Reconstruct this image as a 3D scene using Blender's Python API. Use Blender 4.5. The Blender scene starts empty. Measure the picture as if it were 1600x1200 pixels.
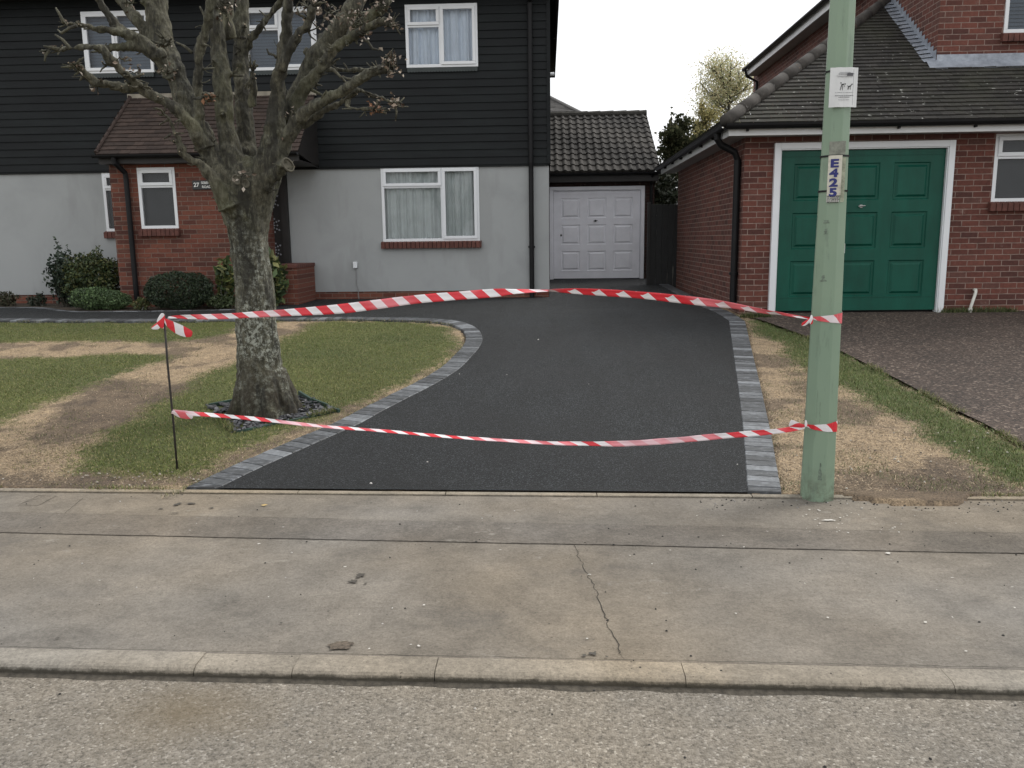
import bpy, bmesh, math, random
import numpy as np
from mathutils import Vector, Matrix, noise
random.seed(7); rng = np.random.default_rng(7)
sc = bpy.context.scene
COL = sc.collection
R = math.radians

# ------------------------------------------------------------------ camera
F = 1294.0; EYE = 1.55                     # focal length in photo pixels (1600 wide), eye height
YAW, PITCH, ROLL = R(2.5), R(9.9), R(.72)
cf = np.array([-math.sin(YAW)*math.cos(PITCH), math.cos(YAW)*math.cos(PITCH), -math.sin(PITCH)])
_r = np.array([math.cos(YAW), math.sin(YAW), 0.0]); _u = np.cross(_r, cf)
cr = _r*math.cos(ROLL) - _u*math.sin(ROLL); cu = _u*math.cos(ROLL) + _r*math.sin(ROLL)
CAMP = np.array([0, 0, EYE])
cd = bpy.data.cameras.new('camera'); cam = bpy.data.objects.new('camera', cd); COL.objects.link(cam)
cd.sensor_width = 36; cd.lens = 36*F/1600; cd.clip_end = 2000; cd.clip_start = .05
mw = Matrix.Identity(4)
for i in range(3):
    mw[i][0] = cr[i]; mw[i][1] = cu[i]; mw[i][2] = -cf[i]; mw[i][3] = CAMP[i]
cam.matrix_world = mw; sc.camera = cam

# ------------------------------------------------------------------ light
SUN_EL, SUN_AZ = R(48), R(58)             # azimuth measured clockwise from +Y
w = bpy.data.worlds.new("World"); sc.world = w; w.use_nodes = True
nt = w.node_tree; nt.nodes.clear()
sky = nt.nodes.new('ShaderNodeTexSky'); sky.sky_type = 'NISHITA'; sky.sun_disc = False
sky.sun_elevation = SUN_EL; sky.sun_rotation = SUN_AZ; sky.dust_density = 6; sky.air_density = 1.0; sky.ozone_density = 1
hs = nt.nodes.new('ShaderNodeHueSaturation'); hs.inputs['Saturation'].default_value = .10
hs.inputs['Value'].default_value = 1.0
bgn = nt.nodes.new('ShaderNodeBackground'); bgn.inputs['Strength'].default_value = .13
ow = nt.nodes.new('ShaderNodeOutputWorld')
cl = nt.nodes.new('ShaderNodeMix'); cl.data_type = 'RGBA'; cl.inputs[0].default_value = .72; cl.inputs[7].default_value = (9.6, 9.7, 9.9, 1)   # even cloud layer
nt.links.new(sky.outputs[0], hs.inputs['Color']); nt.links.new(hs.outputs[0], cl.inputs[6]); nt.links.new(cl.outputs[2], bgn.inputs[0]); nt.links.new(bgn.outputs[0], ow.inputs[0])
sl = bpy.data.lights.new('sun', 'SUN'); sl.energy = 1.7; sl.angle = R(22); sl.color = (1, .96, .9)
so = bpy.data.objects.new('sun', sl); COL.objects.link(so)
sd = Vector((math.sin(SUN_AZ)*math.cos(SUN_EL), math.cos(SUN_AZ)*math.cos(SUN_EL), math.sin(SUN_EL)))
so.rotation_euler = sd.to_track_quat('Z', 'Y').to_euler()
sc.view_settings.view_transform = 'Standard'; sc.view_settings.look = 'None'
sc.view_settings.exposure = 0.27; sc.view_settings.gamma = 1

# ------------------------------------------------------------------ measuring the place
def ray(x, y): return cf*F + cr*(x-800) - cu*(y-600)
def onY(x, y, Y): d = ray(x, y); return CAMP + d*Y/d[1]
def onZ(x, y, Z): d = ray(x, y); return CAMP + d*(Z-EYE)/d[2]
def onX(x, y, X): d = ray(x, y); return CAMP + d*X/d[0]
TY = [-50, 5.0, 5.3, 11.2, 11.7, 14.5, 19.5, 60, 400]; TZ = [0, 0, .02, .485, .51, .53, .60, .8, 1.2]
def T(Y): return float(np.interp(Y, TY, TZ))
def G(x, y):                                # point of the terrain seen at a photo pixel
    d = ray(x, y); lo, hi = .5, 80.
    for _ in range(50):
        m = (lo+hi)/2; P = CAMP + d/F*m
        if P[2] > T(P[1]): lo = m
        else: hi = m
    return CAMP + d/F*lo

# ------------------------------------------------------------------ object helpers
def tag(o, label=None, cat=None, group=None, kind=None):
    if label: o['label'] = label
    if cat: o['category'] = cat
    if group: o['group'] = group
    if kind: o['kind'] = kind
    return o
def empty(name, loc, label, cat, group=None):
    o = bpy.data.objects.new(name, None); COL.objects.link(o); o.location = loc; o.empty_display_size = .2
    return tag(o, label, cat, group)
class MB:
    def __init__(s): s.v = []; s.f = []; s.c = []; s.uv = []; s.usec = False
    def add(s, vs, fs, col=None):
        b = len(s.v); s.v += [tuple(map(float, p)) for p in vs]
        for f in fs:
            s.f.append([b+i for i in f]); s.c.append(col if col is not None else (1, 1, 1))
        if col is not None: s.usec = True
    def quad(s, a, b, c, d, col=None): s.add([a, b, c, d], [(0, 1, 2, 3)], col)
    def box(s, x0, x1, y0, y1, z0, z1, col=None):
        if x0 > x1: x0, x1 = x1, x0
        if y0 > y1: y0, y1 = y1, y0
        if z0 > z1: z0, z1 = z1, z0
        v = [(x0,y0,z0),(x1,y0,z0),(x1,y1,z0),(x0,y1,z0),(x0,y0,z1),(x1,y0,z1),(x1,y1,z1),(x0,y1,z1)]
        s.add(v, [(0,3,2,1),(4,5,6,7),(0,1,5,4),(1,2,6,5),(2,3,7,6),(3,0,4,7)], col)
    def prism(s, prof, a, b, cap=True, col=None):      # prof: list of 3-vectors (offset), swept from a to b
        a = np.array(a, float); b = np.array(b, float); n = len(prof)
        vs = [a+np.array(p) for p in prof] + [b+np.array(p) for p in prof]
        fs = [(i, (i+1) % n, n+(i+1) % n, n+i) for i in range(n)]
        if cap: fs += [tuple(range(n))[::-1], tuple(range(n, 2*n))]
        s.add(vs, fs, col)
    def tube(s, pts, rads, n=8, cap=True, col=None, jit=0):
        pts = [Vector(p) for p in pts]; rings = []; up = Vector((0.3, .2, 1)).normalized()
        t0 = (pts[1]-pts[0]).normalized(); x = t0.orthogonal().normalized()
        for i, p in enumerate(pts):
            t = ((pts[min(i+1, len(pts)-1)]-pts[max(i-1, 0)])).normalized()
            x = (x - t*x.dot(t)).normalized(); y = t.cross(x)
            rr = rads[i] if hasattr(rads, '__len__') else rads
            rings.append([p + (x*math.cos(2*math.pi*k/n)+y*math.sin(2*math.pi*k/n))*rr*(1+random.uniform(-jit, jit)) for k in range(n)])
        vs = [v for r_ in rings for v in r_]; fs = []
        for i in range(len(pts)-1):
            for k in range(n):
                fs.append((i*n+k, i*n+(k+1) % n, (i+1)*n+(k+1) % n, (i+1)*n+k))
        if cap: fs += [tuple(range(n))[::-1], tuple(range((len(pts)-1)*n, len(pts)*n))]
        s.add(vs, fs, col)
    def build(s, name, mat=None, parent=None, smooth=False, bevel=0, label=None):
        me = bpy.data.meshes.new(name); me.from_pydata(s.v, [], s.f)
        if s.usec:
            a = me.color_attributes.new('Col', 'FLOAT_COLOR', 'CORNER')
            arr = np.ones((len(me.loops), 4), np.float32); k = 0
            lens = [len(f) for f in s.f]; arr[:, :3] = np.repeat(np.array(s.c, np.float32), lens, axis=0)
            a.data.foreach_set('color', arr.ravel())
        if smooth: me.polygons.foreach_set('use_smooth', [True]*len(me.polygons))
        me.update()
        return link(name, me, mat, parent, bevel, label)
def link(name, me, mat, parent=None, bevel=0, label=None):
    o = bpy.data.objects.new(name, me); COL.objects.link(o)
    if mat: me.materials.append(mat)
    if parent:
        o.parent = parent
        pw = Matrix.Identity(4); q = parent
        while q: pw = Matrix.Translation(q.location) @ pw; q = q.parent
        me.transform(pw.inverted())
    if bevel:
        b = o.modifiers.new('bevel', 'BEVEL'); b.width = bevel; b.segments = 2; b.limit_method = 'ANGLE'; b.angle_limit = R(40)
    if label: o['label'] = label
    return o
def npmesh(name, V, Fc, mat, parent=None, colors=None, smooth=False):
    """V (n,3), Fc (m,k) equal-sized faces, colors (m,3)"""
    me = bpy.data.meshes.new(name); V = np.asarray(V, np.float32); Fc = np.asarray(Fc, np.int32); k = Fc.shape[1]
    me.vertices.add(len(V)); me.vertices.foreach_set('co', V.ravel())
    me.loops.add(Fc.size); me.loops.foreach_set('vertex_index', Fc.ravel())
    me.polygons.add(len(Fc)); me.polygons.foreach_set('loop_start', np.arange(len(Fc), dtype=np.int32)*k)
    me.update(calc_edges=True)
    if colors is not None:
        a = me.color_attributes.new('Col', 'FLOAT_COLOR', 'CORNER')
        arr = np.ones((Fc.size, 4), np.float32); arr[:, :3] = np.repeat(colors, k, axis=0); a.data.foreach_set('color', arr.ravel())
    if smooth: me.polygons.foreach_set('use_smooth', [True]*len(Fc))
    return link(name, me, mat, parent)

# ------------------------------------------------------------------ material helper
class Mat:
    def __init__(s, name):
        s.m = bpy.data.materials.new(name); s.m.use_nodes = True; s.t = s.m.node_tree; s.t.nodes.clear()
        s.b = s.n('ShaderNodeBsdfPrincipled'); s.o = s.n('ShaderNodeOutputMaterial'); s.l(s.b.outputs[0], s.o.inputs[0])
        s._c = None
    def n(s, t, **kw):
        x = s.t.nodes.new(t)
        for k, v in kw.items(): setattr(x, k, v)
        return x
    def l(s, a, b): s.t.links.new(a, b)
    def setin(s, node, key, v):
        i = node.inputs[key]
        if hasattr(v, 'is_output'): s.l(v, i)
        elif isinstance(v, (tuple, list)) and len(v) == 3 and i.type == 'RGBA': i.default_value = (*v, 1)
        else: i.default_value = v
    def co(s, scale=None, ax=None):
        if s._c is None: s._c = s.n('ShaderNodeNewGeometry').outputs['Position']     # world position: real size everywhere
        v = s._c
        if ax:
            sp = s.n('ShaderNodeSeparateXYZ'); s.l(v, sp.inputs[0]); cb = s.n('ShaderNodeCombineXYZ')
            for i, a in enumerate(ax): s.l(sp.outputs[a], cb.inputs[i])
            v = cb.outputs[0]
        if scale:
            m = s.n('ShaderNodeMapping'); s.l(v, m.inputs[0]); m.inputs['Scale'].default_value = scale; v = m.outputs[0]
        return v
    def noise(s, sc_, det=4, rough=.6, vec=None, dist=0):
        x = s.n('ShaderNodeTexNoise'); x.inputs['Scale'].default_value = sc_; x.inputs['Detail'].default_value = det
        x.inputs['Roughness'].default_value = rough; x.inputs['Distortion'].default_value = dist
        s.l(vec or s.co(), x.inputs['Vector']); return x.outputs['Fac']
    def voro(s, sc_, vec=None, feat='F1', out='Distance', rnd=1):
        x = s.n('ShaderNodeTexVoronoi', feature=feat); x.inputs['Scale'].default_value = sc_; x.inputs['Randomness'].default_value = rnd
        s.l(vec or s.co(), x.inputs['Vector']); return x.outputs[out]
    def ramp(s, fac, stops, interp='LINEAR'):
        x = s.n('ShaderNodeValToRGB'); e = x.color_ramp.elements; x.color_ramp.interpolation = interp
        while len(e) < len(stops): e.new(.5)
        for i, (p, c) in enumerate(stops):
            e[i].position = p; c = (c, c, c) if not isinstance(c, (tuple, list)) else c; e[i].color = (*c, 1)
        s.l(fac, x.inputs[0]); return x.outputs[0]
    def mix(s, a, b, fac, mode='MIX'):
        x = s.n('ShaderNodeMix', data_type='RGBA', blend_type=mode)
        for k, v in ((0, fac), (6, a), (7, b)):
            if hasattr(v, 'is_output'): s.l(v, x.inputs[k])
            elif k == 0: x.inputs[0].default_value = v
            else: x.inputs[k].default_value = (*v, 1)
        return x.outputs[2]
    def math(s, op, a, b=0, c=0):
        x = s.n('ShaderNodeMath', operation=op)
        for i, v in enumerate((a, b, c)):
            if hasattr(v, 'is_output'): s.l(v, x.inputs[i])
            else: x.inputs[i].default_value = v
        return x.outputs[0]
    def bump(s, h, strength=.5, dist=.01, nrm=None):
        x = s.n('ShaderNodeBump'); s.l(h, x.inputs['Height']); x.inputs['Strength'].default_value = strength; x.inputs['Distance'].default_value = dist
        if nrm: s.l(nrm, x.inputs['Normal'])
        return x.outputs[0]
    def attr(s, name='Col'):
        x = s.n('ShaderNodeAttribute', attribute_name=name); return x.outputs['Color']
    def out(s, color, rough=.8, nrm=None, **kw):
        s.setin(s.b, 'Base Color', color); s.setin(s.b, 'Roughness', rough)
        if nrm: s.l(nrm, s.b.inputs['Normal'])
        for k, v in kw.items(): s.setin(s.b, k.replace('_', ' '), v)
        return s.m
def simple(name, col, rough=.6, var=.12, sc_=6, bump=.15, bsc=60, **kw):
    m = Mat(name); n = m.noise(sc_, 5)
    c = m.ramp(n, [(.3, tuple(x*(1-var) for x in col)), (.7, tuple(min(1, x*(1+var)) for x in col))])
    return m.out(c, rough, m.bump(m.noise(bsc, 3), bump, .004), **kw)

# ---- materials
def brick_mat(name, ax, cols, mortar, off=(0, 0)):
    m = Mat(name); v = m.co(ax=ax)
    mp = m.n('ShaderNodeMapping'); m.l(v, mp.inputs[0]); mp.inputs['Location'].default_value = (off[0], off[1], 0)
    # slight waviness so that courses are hand laid
    nz = m.n('ShaderNodeTexNoise'); nz.inputs['Scale'].default_value = 9; m.l(mp.outputs[0], nz.inputs['Vector'])
    vm = m.n('ShaderNodeVectorMath', operation='MULTIPLY_ADD'); m.l(nz.outputs['Color'], vm.inputs[0]); vm.inputs[1].default_value = (.006, .006, 0); m.l(mp.outputs[0], vm.inputs[2])
    b = m.n('ShaderNodeTexBrick'); m.l(vm.outputs[0], b.inputs['Vector'])
    b.inputs['Scale'].default_value = 1; b.inputs['Brick Width'].default_value = .225; b.inputs['Row Height'].default_value = .075
    b.inputs['Mortar Size'].default_value = .0058; b.inputs['Mortar Smooth'].default_value = .25; b.offset = .5; b.squash_frequency = 1000
    b.inputs['Color1'].default_value = (0, 0, 0, 1); b.inputs['Color2'].default_value = (1, 1, 1, 1); b.inputs['Mortar'].default_value = (.5, .5, .5, 1)
    c = m.ramp(b.outputs['Color'], [(0, cols[0]), (.35, cols[1]), (.7, cols[2]), (1, cols[3])])
    n1 = m.noise(26, 6, .7); c = m.mix(c, m.ramp(n1, [(.25, .55), (.5, 1.), (.8, 1.45)]), .7, 'MULTIPLY')
    n2 = m.noise(.9, 4); c = m.mix(c, m.ramp(n2, [(.3, .72), (.7, 1.15)]), .8, 'MULTIPLY')
    mc = m.mix(mortar, m.ramp(m.noise(14, 4), [(.3, .5), (.7, 1.15)]), .8, 'MULTIPLY')
    c = m.mix(c, mc, b.outputs['Fac'])
    # pale blooms and dark spots
    c = m.mix(c, (.34, .27, .23), m.math('MULTIPLY', m.ramp(m.noise(5, 6, .75), [(.62, 0), (.75, 1)]), .35))
    h = m.math('ADD', m.math('MULTIPLY', b.outputs['Fac'], -1.0), m.math('MULTIPLY', m.noise(120, 4), .35))
    return m.out(c, .88, m.bump(h, .7, .006))
RED = [(.074, .027, .021), (.118, .038, .027), (.150, .050, .035), (.105, .046, .036)]
BR_F = brick_mat('brick_front', 'XZ', RED, (.285, .205, .170))
BR_S = brick_mat('brick_side', 'YZ', RED, (.285, .205, .170))
RED2 = [(.080, .028, .020), (.135, .041, .026), (.185, .062, .038), (.105, .042, .030)]
BR_P = brick_mat('brick_porch', 'XZ', RED2, (.20, .145, .115), (.07, .02))
BR_PS = brick_mat('brick_porch_side', 'YZ', RED2, (.20, .145, .115), (.07, .02))
DKB = brick_mat('dark_wall_shaded', 'XZ', [(.025, .013, .011), (.035, .015, .012), (.045, .018, .014), (.03, .015, .013)], (.06, .05, .042))  # stands for dark wood over the garage door, its shade darkened into the colour

def render_mat():
    m = Mat('grey_render'); n = m.noise(1.1, 5, .6, dist=.6)
    c = m.ramp(n, [(.25, (.300, .312, .312)), (.5, (.345, .358, .358)), (.75, (.365, .378, .377))])
    st = m.ramp(m.noise(1.0, 4, .6, vec=m.co(scale=(2.0, 1, .55))), [(.52, 0), (.60, 1)])
    c = m.mix(c, (.25, .255, .25), m.math('MULTIPLY', st, .28))
    g = m.n('ShaderNodeSeparateXYZ'); m.l(m.co(), g.inputs[0])
    low = m.ramp(m.math('ADD', g.outputs[2], m.math('MULTIPLY', m.noise(3, 4), .5)), [(0, 1), (.99, 1), (1.0, 0)])
    return m.out(c, .9, m.bump(m.noise(160, 4, .7), .35, .003))
RENDER = render_mat()
def clad_mat():
    m = Mat('black_weatherboard'); n = m.noise(2.2, 5, .6, vec=m.co(scale=(.5, 1, 2)))
    c = m.ramp(n, [(.2, (.0040, .0048, .0055)), (.5, (.0068, .0086, .0094)), (.8, (.011, .0145, .015))])
    gr = m.noise(40, 5, .7, vec=m.co(scale=(.06, 1, 3)))
    c = m.mix(c, m.ramp(gr, [(.3, .6), (.7, 1.5)]), .7, 'MULTIPLY')
    c = m.mix(c, (.05, .06, .055), m.math('MULTIPLY', m.ramp(m.noise(6, 6, .8), [(.66, 0), (.78, 1)]), .3))
    return m.out(c, .6, m.bump(gr, .35, .004), Specular_IOR_Level=.22)
CLAD = clad_mat()
WHITE = simple('white_upvc', (.74, .76, .78), .32, .03, 3, .02)
WHITE_OLD = simple('white_painted_metal', (.80, .80, .85), .45, .06, 4, .08)
FASCIA = simple('white_fascia', (.66, .67, .67), .4, .07, 2, .05)
SOFFIT = simple('grey_soffit', (.34, .34, .34), .6, .1, 2, .1)
BLK = simple('black_plastic', (.008, .008, .009), .5, .3, 5, .1, Specular_IOR_Level=.25)
DKW = simple('dark_stained_wood', (.016, .014, .013), .6, .3, 6, .3)
LEADM = Mat('lead_flashing')
_n = LEADM.noise(5, 6, .7)
LEAD = LEADM.out(LEADM.ramp(_n, [(.3, (.20, .22, .25)), (.55, (.33, .36, .41)), (.75, (.46, .49, .53))]), .5, LEADM.bump(LEADM.noise(25, 4), .5, .01), Metallic=.25)
m = Mat('green_garage_paint'); _n = m.noise(1.2, 5)
GREEN = m.out(m.mix(m.ramp(_n, [(.3, (.0015, .060, .039)), (.7, (.0025, .082, .054))]), m.ramp(m.noise(3, 6, .7, vec=m.co(scale=(2, 1, .5))), [(.35, .82), (.65, 1.1)]), 1, 'MULTIPLY'), .45, m.bump(m.noise(6, 4), .12, .006), Specular_IOR_Level=.3)
def glass_mat(name, tint=(.05, .07, .08), f0=.0):
    m = Mat(name); t = m.n('ShaderNodeBsdfTransparent'); g = m.n('ShaderNodeBsdfGlossy'); g.inputs['Roughness'].default_value = .03
    t.inputs[0].default_value = (.93, .95, .96, 1)
    lw = m.n('ShaderNodeFresnel'); lw.inputs[0].default_value = 1.5
    fac = m.math('ADD', m.math('MULTIPLY', lw.outputs[0], 1.0), f0)
    mx = m.n('ShaderNodeMixShader'); m.l(fac, mx.inputs[0]); m.l(t.outputs[0], mx.inputs[1]); m.l(g.outputs[0], mx.inputs[2])
    g.inputs['Normal'].default_value = (0, 0, 0)
    m.l(m.bump(m.noise(2.2, 2), .02, .01), g.inputs['Normal'])
    m.l(mx.outputs[0], m.o.inputs[0]); return m.m
GLASS = glass_mat('window_glass')
CURT = simple('net_curtain', (.72, .79, .88), .9, .05, 5, .1, 200)
CURT_G = simple('grey_curtain', (.62, .66, .65), .9, .08, 5, .1, 200)
BLIND = simple('dark_blind', (.040, .042, .045), .5, .2, 5, .1)
BLIND_B = simple('blue_grey_blind', (.13, .165, .21), .5, .1, 5, .1)
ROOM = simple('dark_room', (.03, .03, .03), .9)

def attr_mat(name, rough=.8, nsc=20, lo=.7, hi=1.3, bump=.3, bs=60, bd=.004, extra=None, **kw):
    m = Mat(name); c = m.mix(m.attr(), m.ramp(m.noise(nsc, 6, .7), [(.25, lo), (.75, hi)]), 1, 'MULTIPLY')
    if extra: c = extra(m, c)
    return m.out(c, rough, m.bump(m.noise(bs, 4, .7), bump, bd), **kw)
def lichen(m, c):
    s = m.math('MULTIPLY', m.ramp(m.noise(13, 4, .6), [(.66, 0), (.685, 1)]), m.ramp(m.noise(1.4, 3), [(.38, .2), (.5, 1)]))
    c = m.mix(c, (.46, .46, .42), m.math('MULTIPLY', s, .9))
    mo = m.ramp(m.noise(1.1, 5, .7), [(.45, 0), (.7, 1)])
    return m.mix(c, (.045, .048, .025), m.math('MULTIPLY', mo, .45))
TILE = attr_mat('concrete_roof_tile', .9, 18, .6, 1.5, .5, 90, .006, lichen)
TILE_RED = attr_mat('clay_roof_tile', .88, 18, .65, 1.35, .5, 90, .006)
def pan_extra(m, c):
    s = m.ramp(m.noise(10, 4, .6), [(.67, 0), (.70, 1)])
    return m.mix(c, (.25, .25, .22), m.math('MULTIPLY', s, .6))
PAN = attr_mat('pantile', .9, 15, .6, 1.5, .5, 90, .006, pan_extra)
LEAF = attr_mat('leaves', .6, 3, .7, 1.3, .1, 60)
_m = Mat('thin_leaves'); _d = _m.n('ShaderNodeBsdfDiffuse'); _t = _m.n('ShaderNodeBsdfTranslucent'); _x = _m.n('ShaderNodeMixShader'); _x.inputs[0].default_value = .5
for _q in (_d, _t): _m.l(_m.attr(), _q.inputs[0])
_m.l(_d.outputs[0], _x.inputs[1]); _m.l(_t.outputs[0], _x.inputs[2]); _m.l(_x.outputs[0], _m.o.inputs[0]); THIN = _m.m
BLOCKM = attr_mat('slate_grey_block', .62, 22, .55, 1.6, .5, 45, .006,
                  lambda m, c: m.mix(c, (.30, .32, .35), m.math('MULTIPLY', m.ramp(m.noise(11, 6, .75, vec=m.co(scale=(1, 3, 1))), [(.52, 0), (.70, 1)]), .55)))
SLATE = attr_mat('slate_chip', .5, 20, .7, 1.3, .4, 60)
BLADE = attr_mat('grass_blade', .7, 2, .8, 1.2, 0, 60)

def tarmac_mat():
    m = Mat('fresh_tarmac'); v = m.voro(175); big = m.noise(.9, 5, .6)
    cell = m.voro(175, out='Color'); sp = m.n('ShaderNodeSeparateColor'); m.l(cell, sp.inputs[0])
    c = m.ramp(sp.outputs[0], [(0, (.002, .0024, .0028)), (.55, (.0050, .0060, .0068)), (.85, (.013, .016, .018)), (1, (.085, .095, .10))])
    c = m.mix(c, m.ramp(big, [(.3, .65), (.7, 1.5)]), 1, 'MULTIPLY'); c = m.mix(c, m.ramp(m.noise(2.2, 4, .6, vec=m.co(scale=(1.6, .35, 1))), [(.35, .8), (.65, 1.25)]), 1, 'MULTIPLY')
    h = m.math('ADD', m.math('MULTIPLY', v, -1.2), m.math('MULTIPLY', m.noise(70, 4), .8))
    return m.out(c, m.ramp(big, [(.3, .60), (.7, .74)]), m.bump(h, 1.0, .010), Specular_IOR_Level=.42)
TARMAC = tarmac_mat()
def road_mat():
    m = Mat('worn_road_asphalt'); cell = m.voro(120, out='Color'); sp = m.n('ShaderNodeSeparateColor'); m.l(cell, sp.inputs[0])
    c = m.ramp(sp.outputs[0], [(0, (.135, .118, .093)), (.3, (.190, .168, .135)), (.7, (.225, .200, .163)), (.93, (.270, .243, .202)), (1, (.38, .35, .30))])
    pit = m.ramp(m.voro(75), [(.02, .35), (.22, 1)])
    c = m.mix(c, m.ramp(m.noise(75, 4, .7), [(.36, .40), (.46, .96), (.75, 1.10)]), .8, 'MULTIPLY')
    c = m.mix(c, m.ramp(m.noise(.7, 4, .6), [(.3, (.80, .82, .86)), (.7, (1.08, 1.04, .98))]), 1, 'MULTIPLY')
    c = m.mix(c, m.ramp(m.noise(9, 6, .7), [(.3, .80), (.7, 1.14)]), .8, 'MULTIPLY')
    h = m.math('ADD', m.math('MULTIPLY', m.voro(120), -1), m.math('MULTIPLY', m.noise(95, 4), 1.2))
    st = None
    x = m.n('ShaderNodeVectorMath', operation='DISTANCE'); mp = m.n('ShaderNodeMapping'); m.l(m.co(), mp.inputs[0]); mp.inputs['Scale'].default_value = (1, 1.6, 0)
    p = onZ(290, 1120, -.05); m.l(mp.outputs[0], x.inputs[0]); x.inputs[1].default_value = (p[0], p[1]*1.6, 0)
    st = m.ramp(m.math('ADD', x.outputs['Value'], m.math('MULTIPLY', m.noise(5, 4), .35)), [(.2, 1), (.55, 0)])
    c = m.mix(c, (.115, .085, .045), m.math('MULTIPLY', st, .6))
    return m.out(c, .9, m.bump(h, .8, .005))
ROADM = road_mat()
def pave_mat(name, tint, face=False):
    m = Mat(name); c = m.ramp(m.noise(.9, 5, .65, dist=.8), [(.28, tuple(x*.70 for x in tint)), (.5, tint), (.74, tuple(x*1.20 for x in tint))])
    c = m.mix(c, m.ramp(m.noise(5, 6, .72, dist=.4), [(.3, .76), (.7, 1.18)]), .9, 'MULTIPLY')
    c = m.mix(c, m.ramp(m.noise(38, 5, .8), [(.3, .70), (.5, 1.0), (.72, 1.26)]), .85, 'MULTIPLY')
    c = m.mix(c, m.ramp(m.noise(90, 4, .75), [(.3, .66), (.5, 1.0), (.74, 1.3)]), .8, 'MULTIPLY')
    c = m.mix(c, m.ramp(m.noise(.5, 3, .5), [(.35, (.93, .97, 1.05)), (.65, (1.06, 1.0, .92))]), 1, 'MULTIPLY')
    # pale scuffs and dark damp patches
    sp = m.math('MULTIPLY', m.ramp(m.noise(14, 6, .8, vec=m.co(scale=(.6, 1, 1))), [(.55, 0), (.62, 1)]), m.ramp(m.noise(1.6, 4, .7), [(.54, 0), (.64, 1)])); c = m.mix(c, (.33, .31, .27), m.math('MULTIPLY', sp, .55))
    dk = m.ramp(m.noise(1.5, 6, .72, vec=m.co(scale=(1, 1.4, 1))), [(.55, 0), (.70, 1)]); c = m.mix(c, (.085, .078, .070), m.math('MULTIPLY', dk, .50))
    pt = m.math('MULTIPLY', m.ramp(m.noise(60, 3, .6), [(.66, 0), (.70, 1)]), m.ramp(m.noise(2, 3), [(.45, .15), (.6, .9)])); c = m.mix(c, (.045, .038, .030), pt)
    if face:     # colour darkens down the upstand, with a noisy edge
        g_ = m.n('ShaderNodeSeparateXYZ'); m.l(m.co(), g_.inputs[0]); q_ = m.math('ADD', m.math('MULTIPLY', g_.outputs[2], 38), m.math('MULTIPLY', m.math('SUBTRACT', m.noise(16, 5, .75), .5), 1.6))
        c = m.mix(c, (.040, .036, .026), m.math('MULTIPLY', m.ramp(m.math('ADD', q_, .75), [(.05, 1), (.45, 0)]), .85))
    return m.out(c, .9, m.bump(m.math('ADD', m.noise(90, 4, .8), m.math('MULTIPLY', m.noise(12, 5, .7), 1.2)), .7, .008), Specular_IOR_Level=.3)
PAVE = pave_mat('worn_pavement', (.192, .170, .138)); STRIP = pave_mat('trench_repair_asphalt', (.155, .137, .113))
KERBM = pave_mat('kerb_concrete', (.275, .240, .185))
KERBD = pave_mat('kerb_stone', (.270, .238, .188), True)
def drive_mat():
    m = Mat('old_pinkish_tarmac'); cell = m.voro(55, out='Color'); sp = m.n('ShaderNodeSeparateColor'); m.l(cell, sp.inputs[0])
    c = m.ramp(sp.outputs[0], [(0, (.016, .010, .007)), (.5, (.046, .031, .023)), (.85, (.074, .051, .038)), (1, (.19, .15, .12))])
    c = m.mix(c, m.ramp(m.noise(1.2, 5), [(.3, .75), (.7, 1.25)]), 1, 'MULTIPLY')
    return m.out(c, .88, m.bump(m.math('ADD', m.math('MULTIPLY', m.voro(75), -1), m.noise(60, 4)), .8, .007))
DRIVE2 = drive_mat()
def ground_mat():
    m = Mat('garden_ground'); c = m.attr()
    f = m.noise(75, 4, .75); f2 = m.noise(14, 6, .7)
    c = m.mix(c, m.ramp(f, [(.32, .22), (.48, .95), (.70, 1.75)]), .95, 'MULTIPLY'); c = m.mix(c, m.ramp(f2, [(.3, .7), (.7, 1.25)]), 1, 'MULTIPLY')
    return m.out(c, .95, m.bump(m.math('ADD', f, f2), .9, .02))
GROUNDM = ground_mat()
POLEM = Mat('pale_green_paint')
_n = POLEM.noise(1.5, 5, .6); _c = POLEM.ramp(_n, [(.3, (.185, .262, .190)), (.7, (.220, .300, .212))])
_d = POLEM.ramp(POLEM.noise(5, 7, .75, vec=POLEM.co(scale=(1, 1, .5))), [(.64, 0), (.76, 1)]); _c = POLEM.mix(_c, (.10, .135, .10), POLEM.math('MULTIPLY', _d, .5))
_d = POLEM.ramp(POLEM.noise(60, 5, .8), [(.70, 0), (.74, 1)]); _c = POLEM.mix(_c, (.05, .06, .05), POLEM.math('MULTIPLY', _d, .5))
_g = POLEM.n('ShaderNodeSeparateXYZ'); POLEM.l(POLEM.co(), _g.inputs[0])
_e = POLEM.math('MULTIPLY', POLEM.ramp(_g.outputs[2], [(.02, 1), (.22, 0)]), POLEM.ramp(POLEM.noise(14, 6, .75), [(.42, 0), (.62, 1)])); _c = POLEM.mix(_c, (.075, .070, .050), POLEM.math('MULTIPLY', _e, .8))
_e = POLEM.ramp(POLEM.noise(22, 5, .7, vec=POLEM.co(scale=(1, 1, .18))), [(.58, 0), (.68, 1)]); _c = POLEM.mix(_c, (.13, .18, .135), POLEM.math('MULTIPLY', _e, .55))
POLE = POLEM.out(_c, .48, POLEM.bump(POLEM.noise(25, 4), .12, .004))
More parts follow.
